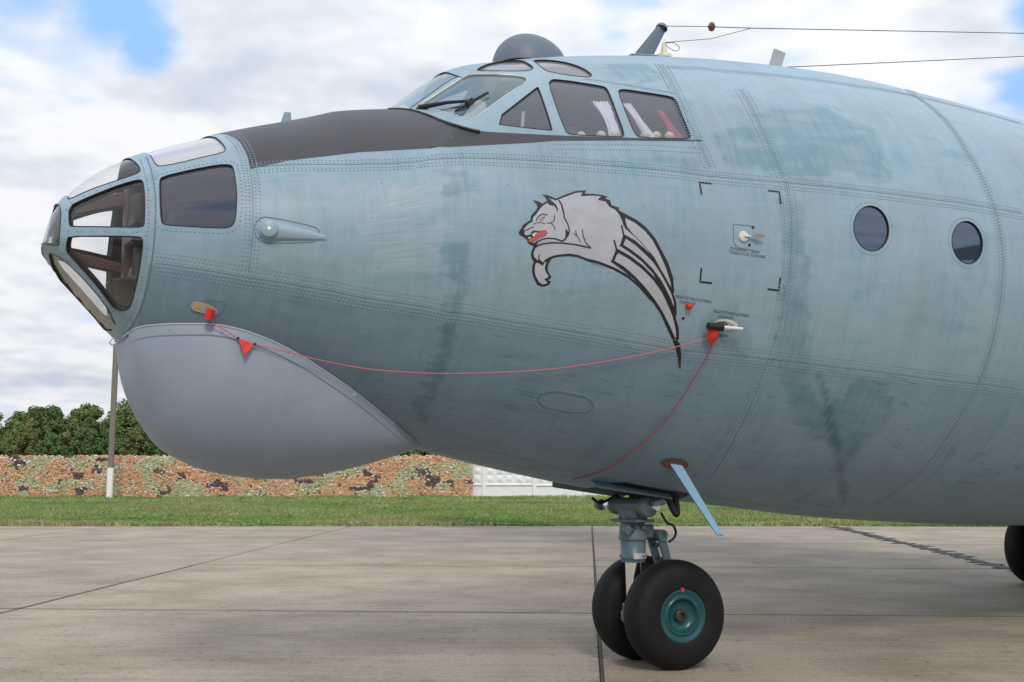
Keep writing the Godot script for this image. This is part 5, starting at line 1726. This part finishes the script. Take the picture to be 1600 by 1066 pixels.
func skin_texture() -> ImageTexture:
	var w := 2048
	var h := 1024
	var dark := stain_mask({"patch": 0.75, "door_dark": 0.75, "band_top": 0.75, "band_mid": 0.85, "band_low": 0.9, "brow_dark": 0.8, "arc": 0.5, "sill_dark": 0.5}).get_data()
	var line := stain_mask({"streak": 1.0}).get_data()
	var pale := stain_mask({"pale": 0.8, "pale_b": 0.7}).get_data()
	var broad := fnl(3, 1.0, 4)
	var wisp := fnl(5, 1.0, 4)
	var brush := fnl(8, 1.0, 3)
	var scuff := fnl(11, 1.0, 3)
	var bytes := PackedByteArray()
	bytes.resize(w * h * 3)
	var lut := PackedByteArray()
	for i in 1025:
		lut.append(int(Color(i / 1024.0, 0, 0).linear_to_srgb().r * 255.0 + 0.5))
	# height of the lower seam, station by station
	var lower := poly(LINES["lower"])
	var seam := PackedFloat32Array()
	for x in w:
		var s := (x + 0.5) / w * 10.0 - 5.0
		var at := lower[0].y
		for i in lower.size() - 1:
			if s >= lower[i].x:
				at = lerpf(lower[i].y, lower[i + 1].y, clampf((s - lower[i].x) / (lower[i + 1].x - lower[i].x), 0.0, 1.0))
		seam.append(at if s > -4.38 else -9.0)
	var o := 0
	for y in h:
		var th := (0.5 - (y + 0.5) / h) * PI
		for x in w:
			var s := (x + 0.5) / w * 10.0 - 5.0
			var arc := th * 1.9
			var b := broad.get_noise_2d(s * 0.8, arc * 1.1)
			var f := wisp.get_noise_2d(s * 1.1 + 30.0, arc * 5.0)
			var g := brush.get_noise_2d(s * 22.0, arc * 1.6 + 90.0)
			var drip := brush.get_noise_2d(s * 5.5 + 200.0, arc * 0.7 + 10.0 + 0.4 * b)
			var g2 := brush.get_noise_2d(s * 2.5 + 50.0, arc * 30.0)
			# where the worn edges wander
			var mx := clampi(int(x * 0.5 + 9.0 * f + 3.0 * g), 0, 1023)
			var my := clampi(int(y * 0.5 + 8.0 * b + 4.0 * g2), 0, 511)
			var d := dark[my * 1024 + mx] / 255.0
			var l := line[(y >> 1) * 1024 + (x >> 1)] / 255.0
			var p := pale[my * 1024 + mx] / 255.0
			var v := 1.0 + 0.15 * b + 0.10 * f + 0.035 * g + 0.035 * g2 + 0.10 * drip
			var worn := clampf(d * (0.8 + 0.6 * f + 0.5 * g) + maxf(0.0, f * 0.8 - 0.08) + maxf(0.0, drip * 0.9 - 0.14) + maxf(0.0, b * 0.9 - 0.10), 0.0, 1.0)
			var chalk := clampf(p * (0.55 + 1.1 * g2) + maxf(0.0, -f * 0.8 - 0.10), 0.0, 1.0)
			var r := lerpf(0.268, 0.155, worn) * v
			var gg := lerpf(0.372, 0.262, worn) * v
			var bb := lerpf(0.448, 0.325, worn) * v
			r = lerpf(r, 0.39, chalk * 0.5)
			gg = lerpf(gg, 0.46, chalk * 0.5)
			bb = lerpf(bb, 0.53, chalk * 0.5)
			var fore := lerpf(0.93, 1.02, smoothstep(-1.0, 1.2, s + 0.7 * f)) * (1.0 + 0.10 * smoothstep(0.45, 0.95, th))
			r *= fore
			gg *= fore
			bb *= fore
			var k := 1.0 - 0.42 * l * clampf(0.8 + g, 0.0, 1.0)
			# below the lower seam a darker, greener, dirtier coat; aft mostly shade painted in
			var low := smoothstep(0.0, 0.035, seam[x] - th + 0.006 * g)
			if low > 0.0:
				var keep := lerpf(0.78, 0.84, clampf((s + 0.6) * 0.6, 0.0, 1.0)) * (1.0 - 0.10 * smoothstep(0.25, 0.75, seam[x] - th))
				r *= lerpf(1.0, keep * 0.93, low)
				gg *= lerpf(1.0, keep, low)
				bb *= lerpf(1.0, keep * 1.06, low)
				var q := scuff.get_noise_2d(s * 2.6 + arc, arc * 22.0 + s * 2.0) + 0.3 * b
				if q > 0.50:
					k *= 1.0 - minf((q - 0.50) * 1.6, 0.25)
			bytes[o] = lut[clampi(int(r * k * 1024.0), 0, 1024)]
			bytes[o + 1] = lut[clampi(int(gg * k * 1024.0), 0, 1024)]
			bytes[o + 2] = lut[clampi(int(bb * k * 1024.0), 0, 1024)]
			o += 3
	return ImageTexture.create_from_image(Image.create_from_data(w, h, false, Image.FORMAT_RGB8, bytes))

func concrete_texture() -> ImageTexture:
	var n := 1024
	var a := fnl(21, 1.0, 5)
	var b := fnl(22, 1.0, 4)
	var bytes := PackedByteArray()
	bytes.resize(n * n * 3)
	var o := 0
	for y in n:
		for x in n:
			# brushed along x, tiling by mirrored distance
			var u := absf(x / float(n) - 0.5) * 2.0
			var v := absf(y / float(n) - 0.5) * 2.0
			var p := a.get_noise_2d(u * 3.0, v * 3.5)
			var s := b.get_noise_2d(u * 5.0 + 20.0 + p * 0.6, v * 34.0)
			var f := a.get_noise_2d(u * 60.0, v * 60.0 + 200.0)
			var t := 0.84 + 0.30 * p + 0.17 * s + 0.10 * f
			# oil drips, tyre scuffs and pale scrapes
			var drip := a.get_noise_2d(u * 24.0 + 300.0, v * 24.0 + 40.0)
			if drip > 0.44:
				t -= minf((drip - 0.44) * 2.2, 0.3)
			var scrape := b.get_noise_2d(u * 9.0 + v * 5.0 + 70.0, v * 70.0 - u * 18.0)
			if scrape > 0.42 and p > 0.0:
				t += minf((scrape - 0.42) * 1.3, 0.16)
			var c := clampf(t, 0.35, 1.0)
			var q := Color(c, c, c).linear_to_srgb().r
			bytes[o] = int(q * 255.0)
			bytes[o + 1] = int(q * 254.0)
			bytes[o + 2] = int(minf(1.0, q * (1.0 + 0.03 * p)) * 253.0)
			o += 3
	return ImageTexture.create_from_image(Image.create_from_data(n, n, false, Image.FORMAT_RGB8, bytes))

# a broken cloud deck over blue, the same all round
func cloudy_sky() -> ImageTexture:
	var w := 4096
	var h := 2048
	var big := fnl(101, 1.0, 5)
	var fine := fnl(102, 1.0, 5)
	var lit := fnl(103, 1.0, 4)
	var gaps := []
	var g := RandomNumberGenerator.new()
	g.seed = 9
	# openings in the deck: azimuth from straight ahead, height, size in degrees
	for q in [[-20.2, 21.6, 3.6], [-23.2, 22.0, 2.6], [-18.2, 19.6, 2.0], [26.5, 20.5, 2.4], [25.4, 17.0, 1.6], [-6.0, 33.0, 9.0], [18.0, 36.0, 8.0]]:
		gaps.append(q)
	for i in 16:
		gaps.append([40.0 + 280.0 * i / 15.0 + g.randf_range(-7, 7), g.randf_range(14, 55), g.randf_range(4, 10)])
	var dirs := []
	for q in gaps:
		var az := deg_to_rad(q[0])
		var el := deg_to_rad(q[1])
		dirs.append([Vector3(sin(az) * cos(el), sin(el), -cos(az) * cos(el)), 1.0 / pow(deg_to_rad(q[2]), 2.0)])
	var fl := PackedFloat32Array()
	fl.resize(w * h * 3)
	var o := 0
	for y in h:
		var el := (0.5 - (y + 0.5) / h) * PI
		var sy := sin(el)
		var cy := cos(el)
		for x in w:
			if el < -0.02:
				fl[o] = 0.30
				fl[o + 1] = 0.31
				fl[o + 2] = 0.28
				o += 3
				continue
			var az := (x + 0.5) / w * TAU
			var d := Vector3(sin(az) * cy, sy, -cos(az) * cy)
			var k := 1.0 / (maxf(sy, 0.0) + 0.16)
			var px := d.x * k
			var pz := d.z * k
			var n := big.get_noise_3d(px * 1.1, d.y * 1.6, pz * 1.1)
			var m := fine.get_noise_3d(px * 3.4, d.y * 4.0, pz * 3.4)
			var open := 0.0
			for q in dirs:
				var a: float = (1.0 - d.dot(q[0])) * 2.0 * q[1]
				if a < 7.0:
					open = maxf(open, exp(-a * 0.8))
			var cover := smoothstep(-0.42, 0.24, n * 0.70 + m * 0.62 + 0.52 - open * 1.08)
			# sunlit tops and grey undersides
			var wisp := fine.get_noise_3d(px * 8.0 + 3.0, d.y * 14.0, pz * 8.0)
			var sh := lit.get_noise_3d(px * 1.5 + 7.0, d.y * 5.0, pz * 1.5)
			var grey := clampf(0.36 + 0.95 * sh + 0.70 * m + 0.45 * wisp - 0.25 * sy, 0.0, 1.0)
			var cr := lerpf(0.92, 0.60, grey)
			var cg := lerpf(0.93, 0.665, grey)
			var cb := lerpf(0.955, 0.77, grey)
			var up_gain := 0.94 + 0.40 * maxf(sy, 0.0)
			var hz := pow(1.0 - maxf(sy, 0.0), 4.0)
			fl[o] = lerpf(lerpf(0.27, 0.55, hz), cr, cover) * up_gain
			fl[o + 1] = lerpf(lerpf(0.54, 0.72, hz), cg, cover) * up_gain
			fl[o + 2] = lerpf(0.98, cb, cover) * up_gain
			o += 3
	return ImageTexture.create_from_image(Image.create_from_data(w, h, false, Image.FORMAT_RGBF, fl.to_byte_array()))

# ==================================================================== the ground
const APRON_TURN := 0.0655
const GRASS_EDGE := -33.6

func structure(o: Node):
	o.set_meta("kind", "structure")

func ground():
	var st := begin()
	quad(st, Vector3(-1500, -0.09, -1500), Vector3(1500, -0.09, -1500), Vector3(1500, -0.09, 1500), Vector3(-1500, -0.09, 1500))
	var g := part("ground", st.commit(), M.soil, self)
	structure(g)
	g.set_meta("label", "flat green field under everything, out to the horizon")
	st = begin()
	var nx := 60
	var nz := 12
	var bump := fnl(31, 0.12, 3)
	var row := func(i, j): return Vector3(lerpf(-70, 70, float(i) / nx), -0.03 + 0.05 * bump.get_noise_2d(i * 7.0, j * 7.0), lerpf(GRASS_EDGE - 0.1, -64.0, float(j) / nz))
	for i in nx:
		for j in nz:
			quad(st, row.call(i, j), row.call(i, j + 1), row.call(i + 1, j + 1), row.call(i + 1, j))
	var strip := part("grass_verge", st.commit(), M.soil, self)
	structure(strip)
	strip.set_meta("label", "low grassy verge between the apron and the fence")
	# concrete slabs with open joints
	var apron := top("apron")
	structure(apron)
	apron.set_meta("label", "concrete apron of large square slabs")
	st = begin()
	quad(st, Vector3(-80, -0.06, GRASS_EDGE), Vector3(80, -0.06, GRASS_EDGE), Vector3(80, -0.06, 40), Vector3(-80, -0.06, 40))
	part("slab_bed", st.commit(), M.bed, apron)
	var turn := Basis(Vector3.UP, -APRON_TURN)
	var sx := 6.84
	var sz := 6.28
	var gap := 0.034
	var r := RandomNumberGenerator.new()
	r.seed = 12
	for j in range(-4, 5):
		for i in range(-6, 7):
			var c := turn * Vector3((i + 0.5) * sx + 0.10, 0, -(j + 0.5) * sz - 13.50)
			if c.z > 26.0:
				continue
			st = begin()
			var far := -(j + 1) * sz - 13.50
			var deep := sz
			if j == 2:
				deep = sz + 1.35
			if j > 2:
				continue
			var mid := turn * Vector3((i + 0.5) * sx + 0.10, 0, -j * sz - 13.50 - deep * 0.5)
			box(st, Vector3.ZERO, Vector3(sx - gap, 0.16, deep - gap - 0.015), turn, 0.006)
			part("concrete_slab", st.commit(), M.concrete[r.randi() % 4], apron, mid + Vector3(0, -0.08 + r.randf_range(-0.003, 0.002), 0))
	# dark sealant smeared along the joints
	st = begin()
	for j in range(-4, 4):
		var z := -j * sz - 13.50
		quad(st, turn * Vector3(-42, 0.003, z - 0.013), turn * Vector3(48, 0.003, z - 0.013), turn * Vector3(48, 0.003, z + 0.013), turn * Vector3(-42, 0.003, z + 0.013))
	for i in range(-6, 8):
		var x := i * sx + 0.10
		quad(st, turn * Vector3(x - 0.011, 0.006, -33.6), turn * Vector3(x + 0.011, 0.006, -33.6), turn * Vector3(x + 0.011, 0.006, 24.0), turn * Vector3(x - 0.011, 0.006, 24.0))
	part("joint_sealant", st.commit(), M.sealant, apron)
	# the tarred joint on the right, ragged with old sealant
	st = begin()
	var rag := fnl(33, 1.0, 4)
	var last := []
	for k in 241:
		var t := k / 240.0
		var p := turn * Vector3(sx + 0.10, 0.010, lerpf(-12.0, -33.4, t))
		var w0 := 0.06 + maxf(0.0, rag.get_noise_1d(k * 0.35)) * 0.62
		var w1 := 0.06 + maxf(0.0, rag.get_noise_1d(k * 0.35 + 400.0)) * 0.60
		var sway := 0.05 * rag.get_noise_1d(k * 0.08 + 90.0)
		var pair := [p + turn * Vector3(-w0 + sway, 0, 0), p + turn * Vector3(w1 + sway, 0, 0)]
		if last.size():
			quad(st, last[0], pair[0], pair[1], last[1])
		last = pair
	part("tar_seam", st.commit(), M.tar, apron)
	# worn path along the foot of the fence
	st = begin()
	last = []
	for k in 121:
		var x := lerpf(-60, 60, k / 120.0)
		var w := 0.55 + 0.5 * rag.get_noise_1d(k * 0.4 + 700.0)
		var zc := -58.6 + 1.0 * rag.get_noise_1d(k * 0.12 + 800.0)
		var pair := [Vector3(x, 0.025, zc - w * 3.6), Vector3(x, 0.025, zc + w * 3.6)]
		if last.size():
			quad(st, last[0], pair[0], pair[1], last[1])
		last = pair
	var path := part("dirt_path", st.commit(), M.dirt, self)
	structure(path)
	path.set_meta("label", "bare brown track worn through the verge near the fence")
	grass()

func tuft(blades: int, high: float, spread: float, sd: int) -> ArrayMesh:
	var r := RandomNumberGenerator.new()
	r.seed = sd
	var st := begin()
	for i in blades:
		var a := r.randf() * TAU
		var at := Vector3(r.randf_range(-spread, spread), -0.01, r.randf_range(-spread, spread))
		var hgt := high * r.randf_range(0.45, 1.0)
		var lean := Vector3(cos(a), 0, sin(a)) * hgt * r.randf_range(0.15, 0.6)
		var side := Vector3(-sin(a), 0, cos(a)) * r.randf_range(0.007, 0.014)
		var m := at + lean * 0.35 + Vector3.UP * hgt * 0.6
		var tip := at + lean + Vector3.UP * hgt
		var c := lin(0.8, 0.8, 0.8)
		# each blade has two faces, so that either side is lit from above
		var f := side.cross(lean + Vector3.UP * hgt).normalized() * 0.0012
		var up_n := (Vector3.UP + side * 6.0).normalized()
		for p in [[at - side, m - side, at + side], [at + side, m - side, m + side], [m - side, tip, m + side]]:
			var n0: Vector3 = (p[2] - p[0]).cross(p[1] - p[0])
			var o := f if n0.dot(f) > 0 else -f
			for q in p:
				st.set_normal(up_n)
				st.add_vertex(q + o)
			for q in [p[0], p[2], p[1]]:
				st.set_normal(up_n)
				st.add_vertex(q - o)
	return st.commit()

func scatter(called: String, mesh: Mesh, m: Material, xf: Array, cols: Array, label: String, category: String):
	var mm := MultiMesh.new()
	mm.transform_format = MultiMesh.TRANSFORM_3D
	mm.use_colors = true
	mm.mesh = mesh
	mm.instance_count = xf.size()
	for i in xf.size():
		mm.set_instance_transform(i, xf[i])
		mm.set_instance_color(i, cols[i])
	var o := MultiMeshInstance3D.new()
	o.name = numbered(called)
	o.multimesh = mm
	o.material_override = m
	o.set_meta("kind", "stuff")
	tag(o, label, category)
	add_child(o, true)

func grass():
	var r := RandomNumberGenerator.new()
	r.seed = 31
	var tone := fnl(35, 0.11, 3)
	var rag := fnl(36, 1.0, 2)
	var xf := []
	var cols := []
	for i in 130000:
		var t := pow(r.randf(), 1.15)
		var z := GRASS_EDGE + 0.16 + 0.22 * rag.get_noise_1d(i * 0.7) - t * 30.0
		var half := 15.0 - z * 0.42
		var x := r.randf_range(-half, half)
		var n := tone.get_noise_2d(x, z * 2.2)
		if absf(z + 58.6) < 2.6 + n * 6.0 and r.randf() < 0.93:
			continue
		var edge := z > GRASS_EDGE - 1.2
		var high := (0.85 + 1.3 * n + r.randf_range(-0.2, 0.3)) * (1.0 if not edge else 0.75)
		if z < -61.0:
			high *= 1.3
		xf.append(Transform3D(Basis(Vector3.UP, r.randf() * TAU).scaled(Vector3(1.0, clampf(high, 0.35, 2.4), 1.0)), Vector3(x, -0.02, z)))
		var dry := clampf(n * 1.3 + r.randf_range(-0.25, 0.25) + (0.35 if edge else 0.0), 0.0, 1.0)
		var c := Color(0.240, 0.370, 0.085).lerp(Color(0.43, 0.40, 0.18), dry)
		if n < -0.1:
			c = c.lerp(Color(0.150, 0.285, 0.058), minf(1.0, -n * 2.0))
		cols.append(c * r.randf_range(0.55, 1.45))
	scatter("grass", tuft(14, 0.17, 0.24, 4), M.grass, xf, cols, "rough green grass covering the verge between apron and fence", "grass")

func weeds():
	var r := RandomNumberGenerator.new()
	r.seed = 41
	var xf := []
	var cols := []
	var turn := Basis(Vector3.UP, -APRON_TURN)
	for i in 60:
		var z := r.randf_range(-12.4, -8.6)
		if r.randf() < 0.5:
			z = [-9.4, -10.1, -11.0][r.randi() % 3] + r.randf_range(-0.12, 0.12)
		var p := turn * Vector3(0.10 + r.randf_range(-0.012, 0.012), -0.03, z)
		xf.append(Transform3D(Basis(Vector3.UP, r.randf() * TAU).scaled(Vector3.ONE * r.randf_range(0.3, 0.75)), p))
		cols.append(Color(0.09, 0.12, 0.025).lerp(Color(0.17, 0.15, 0.05), r.randf()))
	scatter("joint_weeds", tuft(9, 0.07, 0.05, 6), M.grass, xf, cols, "tiny green weeds sprouting in the slab joint left of the nose wheels", "weeds")

# ==================================================================== fence, net, pole
const FENCE_Z := -64.2

func fence():
	var f := top("concrete_fence", Vector3(0, 0, FENCE_Z))
	tag(f, "long whitewashed concrete panel fence with raised lozenge relief across the far side of the grass", "fence")
	var w := 2.80
	var panel := fence_panel(w - 0.16)
	var st := begin()
	box(st, Vector3(0, 1.12, 0.02), Vector3(0.20, 2.44, 0.24), Basis(), 0.02)
	var post: ArrayMesh = st.commit()
	var r := RandomNumberGenerator.new()
	r.seed = 3
	for i in range(-18, 19):
		var x := -1.55 + i * w
		part("fence_post", post, M.whitewash, f, Vector3(x, r.randf_range(-0.03, 0.02), 0))
		part("fence_panel", panel, M.whitewash, f, Vector3(x + w * 0.5, r.randf_range(-0.03, 0.02), r.randf_range(-0.015, 0.015)))

func fence_panel(w: float) -> ArrayMesh:
	var st := begin()
	box(st, Vector3(0, 1.10, -0.05), Vector3(w, 2.36, 0.10), Basis(), 0.01)
	box(st, Vector3(0, 0.70, 0.035), Vector3(w, 0.09, 0.07), Basis(), 0.02)
	box(st, Vector3(0, 2.22, 0.025), Vector3(w, 0.10, 0.05), Basis(), 0.02)
	var nx := 5
	var ny := 3
	for i in nx:
		for j in ny:
			var c := Vector3(-w * 0.5 + w * (i + 0.5) / nx, 0.80 + 1.34 * (j + 0.5) / ny, 0.002)
			var dx := w / nx * 0.46
			var dy := 1.34 / ny * 0.46
			var apex := c + Vector3(0, 0, 0.065)
			var ring := [c + Vector3(-dx, -dy, 0), c + Vector3(-dx, dy, 0), c + Vector3(dx, dy, 0), c + Vector3(dx, -dy, 0)]
			for k in 4:
				tri(st, ring[k], ring[(k + 1) % 4], apex)
	return st.commit()

func camouflage():
	var o := top("camouflage_net", Vector3(-2.2, 0, FENCE_Z + 0.28))
	tag(o, "orange, olive and brown camouflage net draped over the left stretch of the fence", "net")
	# the mesh cords that carry the scraps
	var st := begin()
	for k in 9:
		var y := 0.1 + 0.275 * k
		tube(st, [Vector3(-46, y, 0), Vector3(0, y, 0)], 0.008, 4)
	for k in 40:
		var x := -46.0 + k * 1.18
		tube(st, [Vector3(x, 0.02, 0.0), Vector3(x, 2.34, 0.0)], 0.008, 4)
	part("net_cord", st.commit(), M.net_cord if M.has("net_cord") else M.rubber, o)
	st = begin()
	var r := RandomNumberGenerator.new()
	r.seed = 52
	for k in 3:
		var cx := r.randf_range(-0.05, 0.05)
		var a := Vector3(-0.05 + cx, -0.030, 0.0)
		var b := Vector3(-0.04, 0.034, 0.012)
		var c := Vector3(0.045, 0.036, -0.003)
		var d := Vector3(0.055, -0.028, 0.015)
		var off := Vector3(r.randf_range(-0.05, 0.05), r.randf_range(-0.05, 0.05), 0.012 * k)
		tri(st, a + off, b + off, c + off)
		tri(st, a + off, c + off, d + off)
	var scrap: ArrayMesh = st.commit()
	var tone := fnl(55, 1.0, 3)
	var tone2 := fnl(56, 1.0, 2)
	var xf := []
	var cols := []
	for i in 34000:
		var x := -r.randf() * 45.5
		var y := 0.02 + r.randf() * 2.30
		# patches are laid out in blocks as the weaver tied them
		var bx := floorf(x / 0.20) * 0.20
		var by := floorf(y / 0.20) * 0.20
		var n := tone.get_noise_2d(bx * 0.45, by * 0.8)
		var m := tone2.get_noise_2d(bx * 0.5 + 40.0, by * 0.8 + 9.0)
		var c := Color(0.62, 0.37, 0.215)
		var thin := 0.16
		if n > 0.09:
			c = Color(0.48, 0.47, 0.28)
			thin = 0.25
		if m > 0.40:
			c = Color(0.135, 0.088, 0.085)
			thin = 0.28
		if absf(fposmod(x + 1.3, 2.85) - 1.4) < 0.16 and r.randf() < 0.45:
			continue
		if r.randf() < thin + 0.3 * maxf(0.0, tone.get_noise_2d(x * 1.3 + 80.0, y * 2.0)):
			continue
		xf.append(Transform3D(Basis(Vector3(0, 0, 1), r.randf_range(-0.9, 0.9)) * Basis(Vector3.UP, r.randf_range(-0.4, 0.4)) * Basis(Vector3.RIGHT, r.randf_range(-0.55, 0.1)), Vector3(x, y, r.randf_range(-0.02, 0.05))))
		if r.randf() < 0.08:
			c = Color(0.70, 0.68, 0.66)
		cols.append(c * r.randf_range(0.8, 1.2))
	var mm := MultiMesh.new()
	mm.transform_format = MultiMesh.TRANSFORM_3D
	mm.use_colors = true
	mm.mesh = scrap
	mm.instance_count = xf.size()
	for i in xf.size():
		mm.set_instance_transform(i, xf[i])
		mm.set_instance_color(i, cols[i])
	var s := MultiMeshInstance3D.new()
	s.name = "cloth_scraps"
	s.multimesh = mm
	s.material_override = M.net
	s.set_meta("kind", "stuff")
	o.add_child(s, true)

func pole():
	var o := top("utility_pole", Vector3(-21.35, 0, -61.6))
	tag(o, "weathered concrete utility pole with a whitewashed foot in front of the camouflage net", "pole")
	o.rotation.z = -0.008
	var st := begin()
	box(st, Vector3(0, 4.9, 0), Vector3(0.27, 6.8, 0.26), Basis(), 0.05)
	part("shaft", st.commit(), M.pole, o)
	st = begin()
	box(st, Vector3(0, 0.75, 0), Vector3(0.285, 1.9, 0.275), Basis(), 0.05)
	part("whitewashed_foot", st.commit(), M.whitewash, o)

# ==================================================================== the wood behind the fence
func crown_mesh(sd: int, leaves: int, high: float, wide: float, pointed: float) -> ArrayMesh:
	var r := RandomNumberGenerator.new()
	r.seed = sd
	var st := begin()
	var lobes := []
	for i in 34:
		var t := r.randf()
		var w := wide * (sin(PI * (0.12 + 0.80 * t)) * (1.0 - pointed * t))
		var a := r.randf() * TAU
		lobes.append([Vector3(cos(a) * w * 0.68, high * (0.02 + 0.88 * t), sin(a) * w * 0.68), wide * r.randf_range(0.17, 0.36) * (1.0 - pointed * t * 0.7), r.randf_range(0.72, 1.18)])
	lobes.append([Vector3(0, high * 0.90, 0), wide * 0.26, 1.1])
	for i in leaves:
		var l: Array = lobes[r.randi() % lobes.size()]
		var d := Vector3(r.randfn(), r.randfn(), r.randfn()).normalized()
		var p: Vector3 = l[0] + d * l[1] * pow(r.randf(), 0.30) * Vector3(1, 0.85, 1)
		var n := (d + Vector3(r.randfn(), r.randfn(), r.randfn()) * 0.45 + Vector3.UP * 0.25).normalized()
		var u := n.cross(Vector3(r.randfn(), r.randfn(), r.randfn())).normalized()
		var v := n.cross(u)
		var z := r.randf_range(0.10, 0.20)
		var shade: float = l[2] * r.randf_range(0.75, 1.25)
		st.set_color(Color(shade, shade, shade * 0.9))
		st.set_normal(n)
		for q in [p - u * z, p + v * z * 0.7, p + u * z, p - u * z, p + u * z, p - v * z * 0.7]:
			st.add_vertex(q)
	return st.commit()

func forest():
	var crowns := []
	for k in 6:
		crowns.append(crown_mesh(200 + k, 7200, [7.2, 6.4, 8.0, 7.0, 6.8, 7.6][k], [3.3, 3.7, 2.9, 3.5, 3.1, 2.5][k], [0.35, 0.2, 0.6, 0.3, 0.4, 0.75][k]))
	var trunks := []
	for k in 2:
		var st := begin()
		tube(st, [Vector3(0, -0.1, 0), Vector3(0.05, 1.5, 0), Vector3(0.0 + 0.15 * k, 3.6, 0.05), Vector3(0.1, 6.2, 0)], [0.22, 0.17, 0.12, 0.05], 7)
		for b in 4:
			var a := TAU * b / 4 + k
			tube(st, [Vector3(0.05, 2.2 + 0.6 * b, 0), Vector3(cos(a) * 1.1, 3.4 + 0.6 * b, sin(a) * 1.1)], [0.08, 0.02], 5)
		trunks.append(st.commit())
	var r := RandomNumberGenerator.new()
	r.seed = 64
	var n := 0
	for row in 3:
		var z: float = [-112.0, -128.0, -146.0][row]
		var x := z * 0.62
		while x < 26.0 - row * 2.0:
			var k := r.randi() % 6
			var s: float = r.randf_range(0.74, 1.03) * [0.84, 1.04, 1.22][row]
			if row == 2 and r.randf() < 0.25:
				s *= 1.10
			var t := top("wood_tree", Vector3(x + r.randf_range(-0.7, 0.7), -0.1, z + r.randf_range(-4, 4)))
			t.rotation.y = r.randf() * TAU
			t.scale = Vector3(s * r.randf_range(0.95, 1.15), s, s * r.randf_range(0.95, 1.15))
			var kind := r.randi() % 4
			tag(t, ["mid green broadleaf tree in the front row of the wood behind the fence", "dense green tree in the middle row of the wood behind the fence", "tall dark green tree at the back of the wood, against the sky"][row], "tree", ["front row of the wood", "middle row of the wood", "back row of the wood"][row])
			part("crown", crowns[k], M.leaves[kind], t, Vector3(0, 0.7, 0))
			part("trunk", trunks[n % 2], M.bark, t)
			n += 1
			x += r.randf_range(1.5, 2.5)
	# two dark chimney tops over the trees
	for k in 2:
		var o := top("chimney", Vector3(-70.2 + k * 1.0, 0, -168.0))
		tag(o, ["left one of two dark chimney tops showing above the wood", "right one of two dark chimney tops showing above the wood"][k], "chimney")
		var st := begin()
		lathe(st, Vector3.ZERO, Vector3.UP, [Vector2(0, 0.5), Vector2(9.8 + 0.2 * k, 0.30), Vector2(9.8 + 0.2 * k, 0.36), Vector2(10.2 + 0.2 * k, 0.36), Vector2(10.2 + 0.2 * k, 0.0)], 12)
		part("stack", st.commit(), M.black, o)
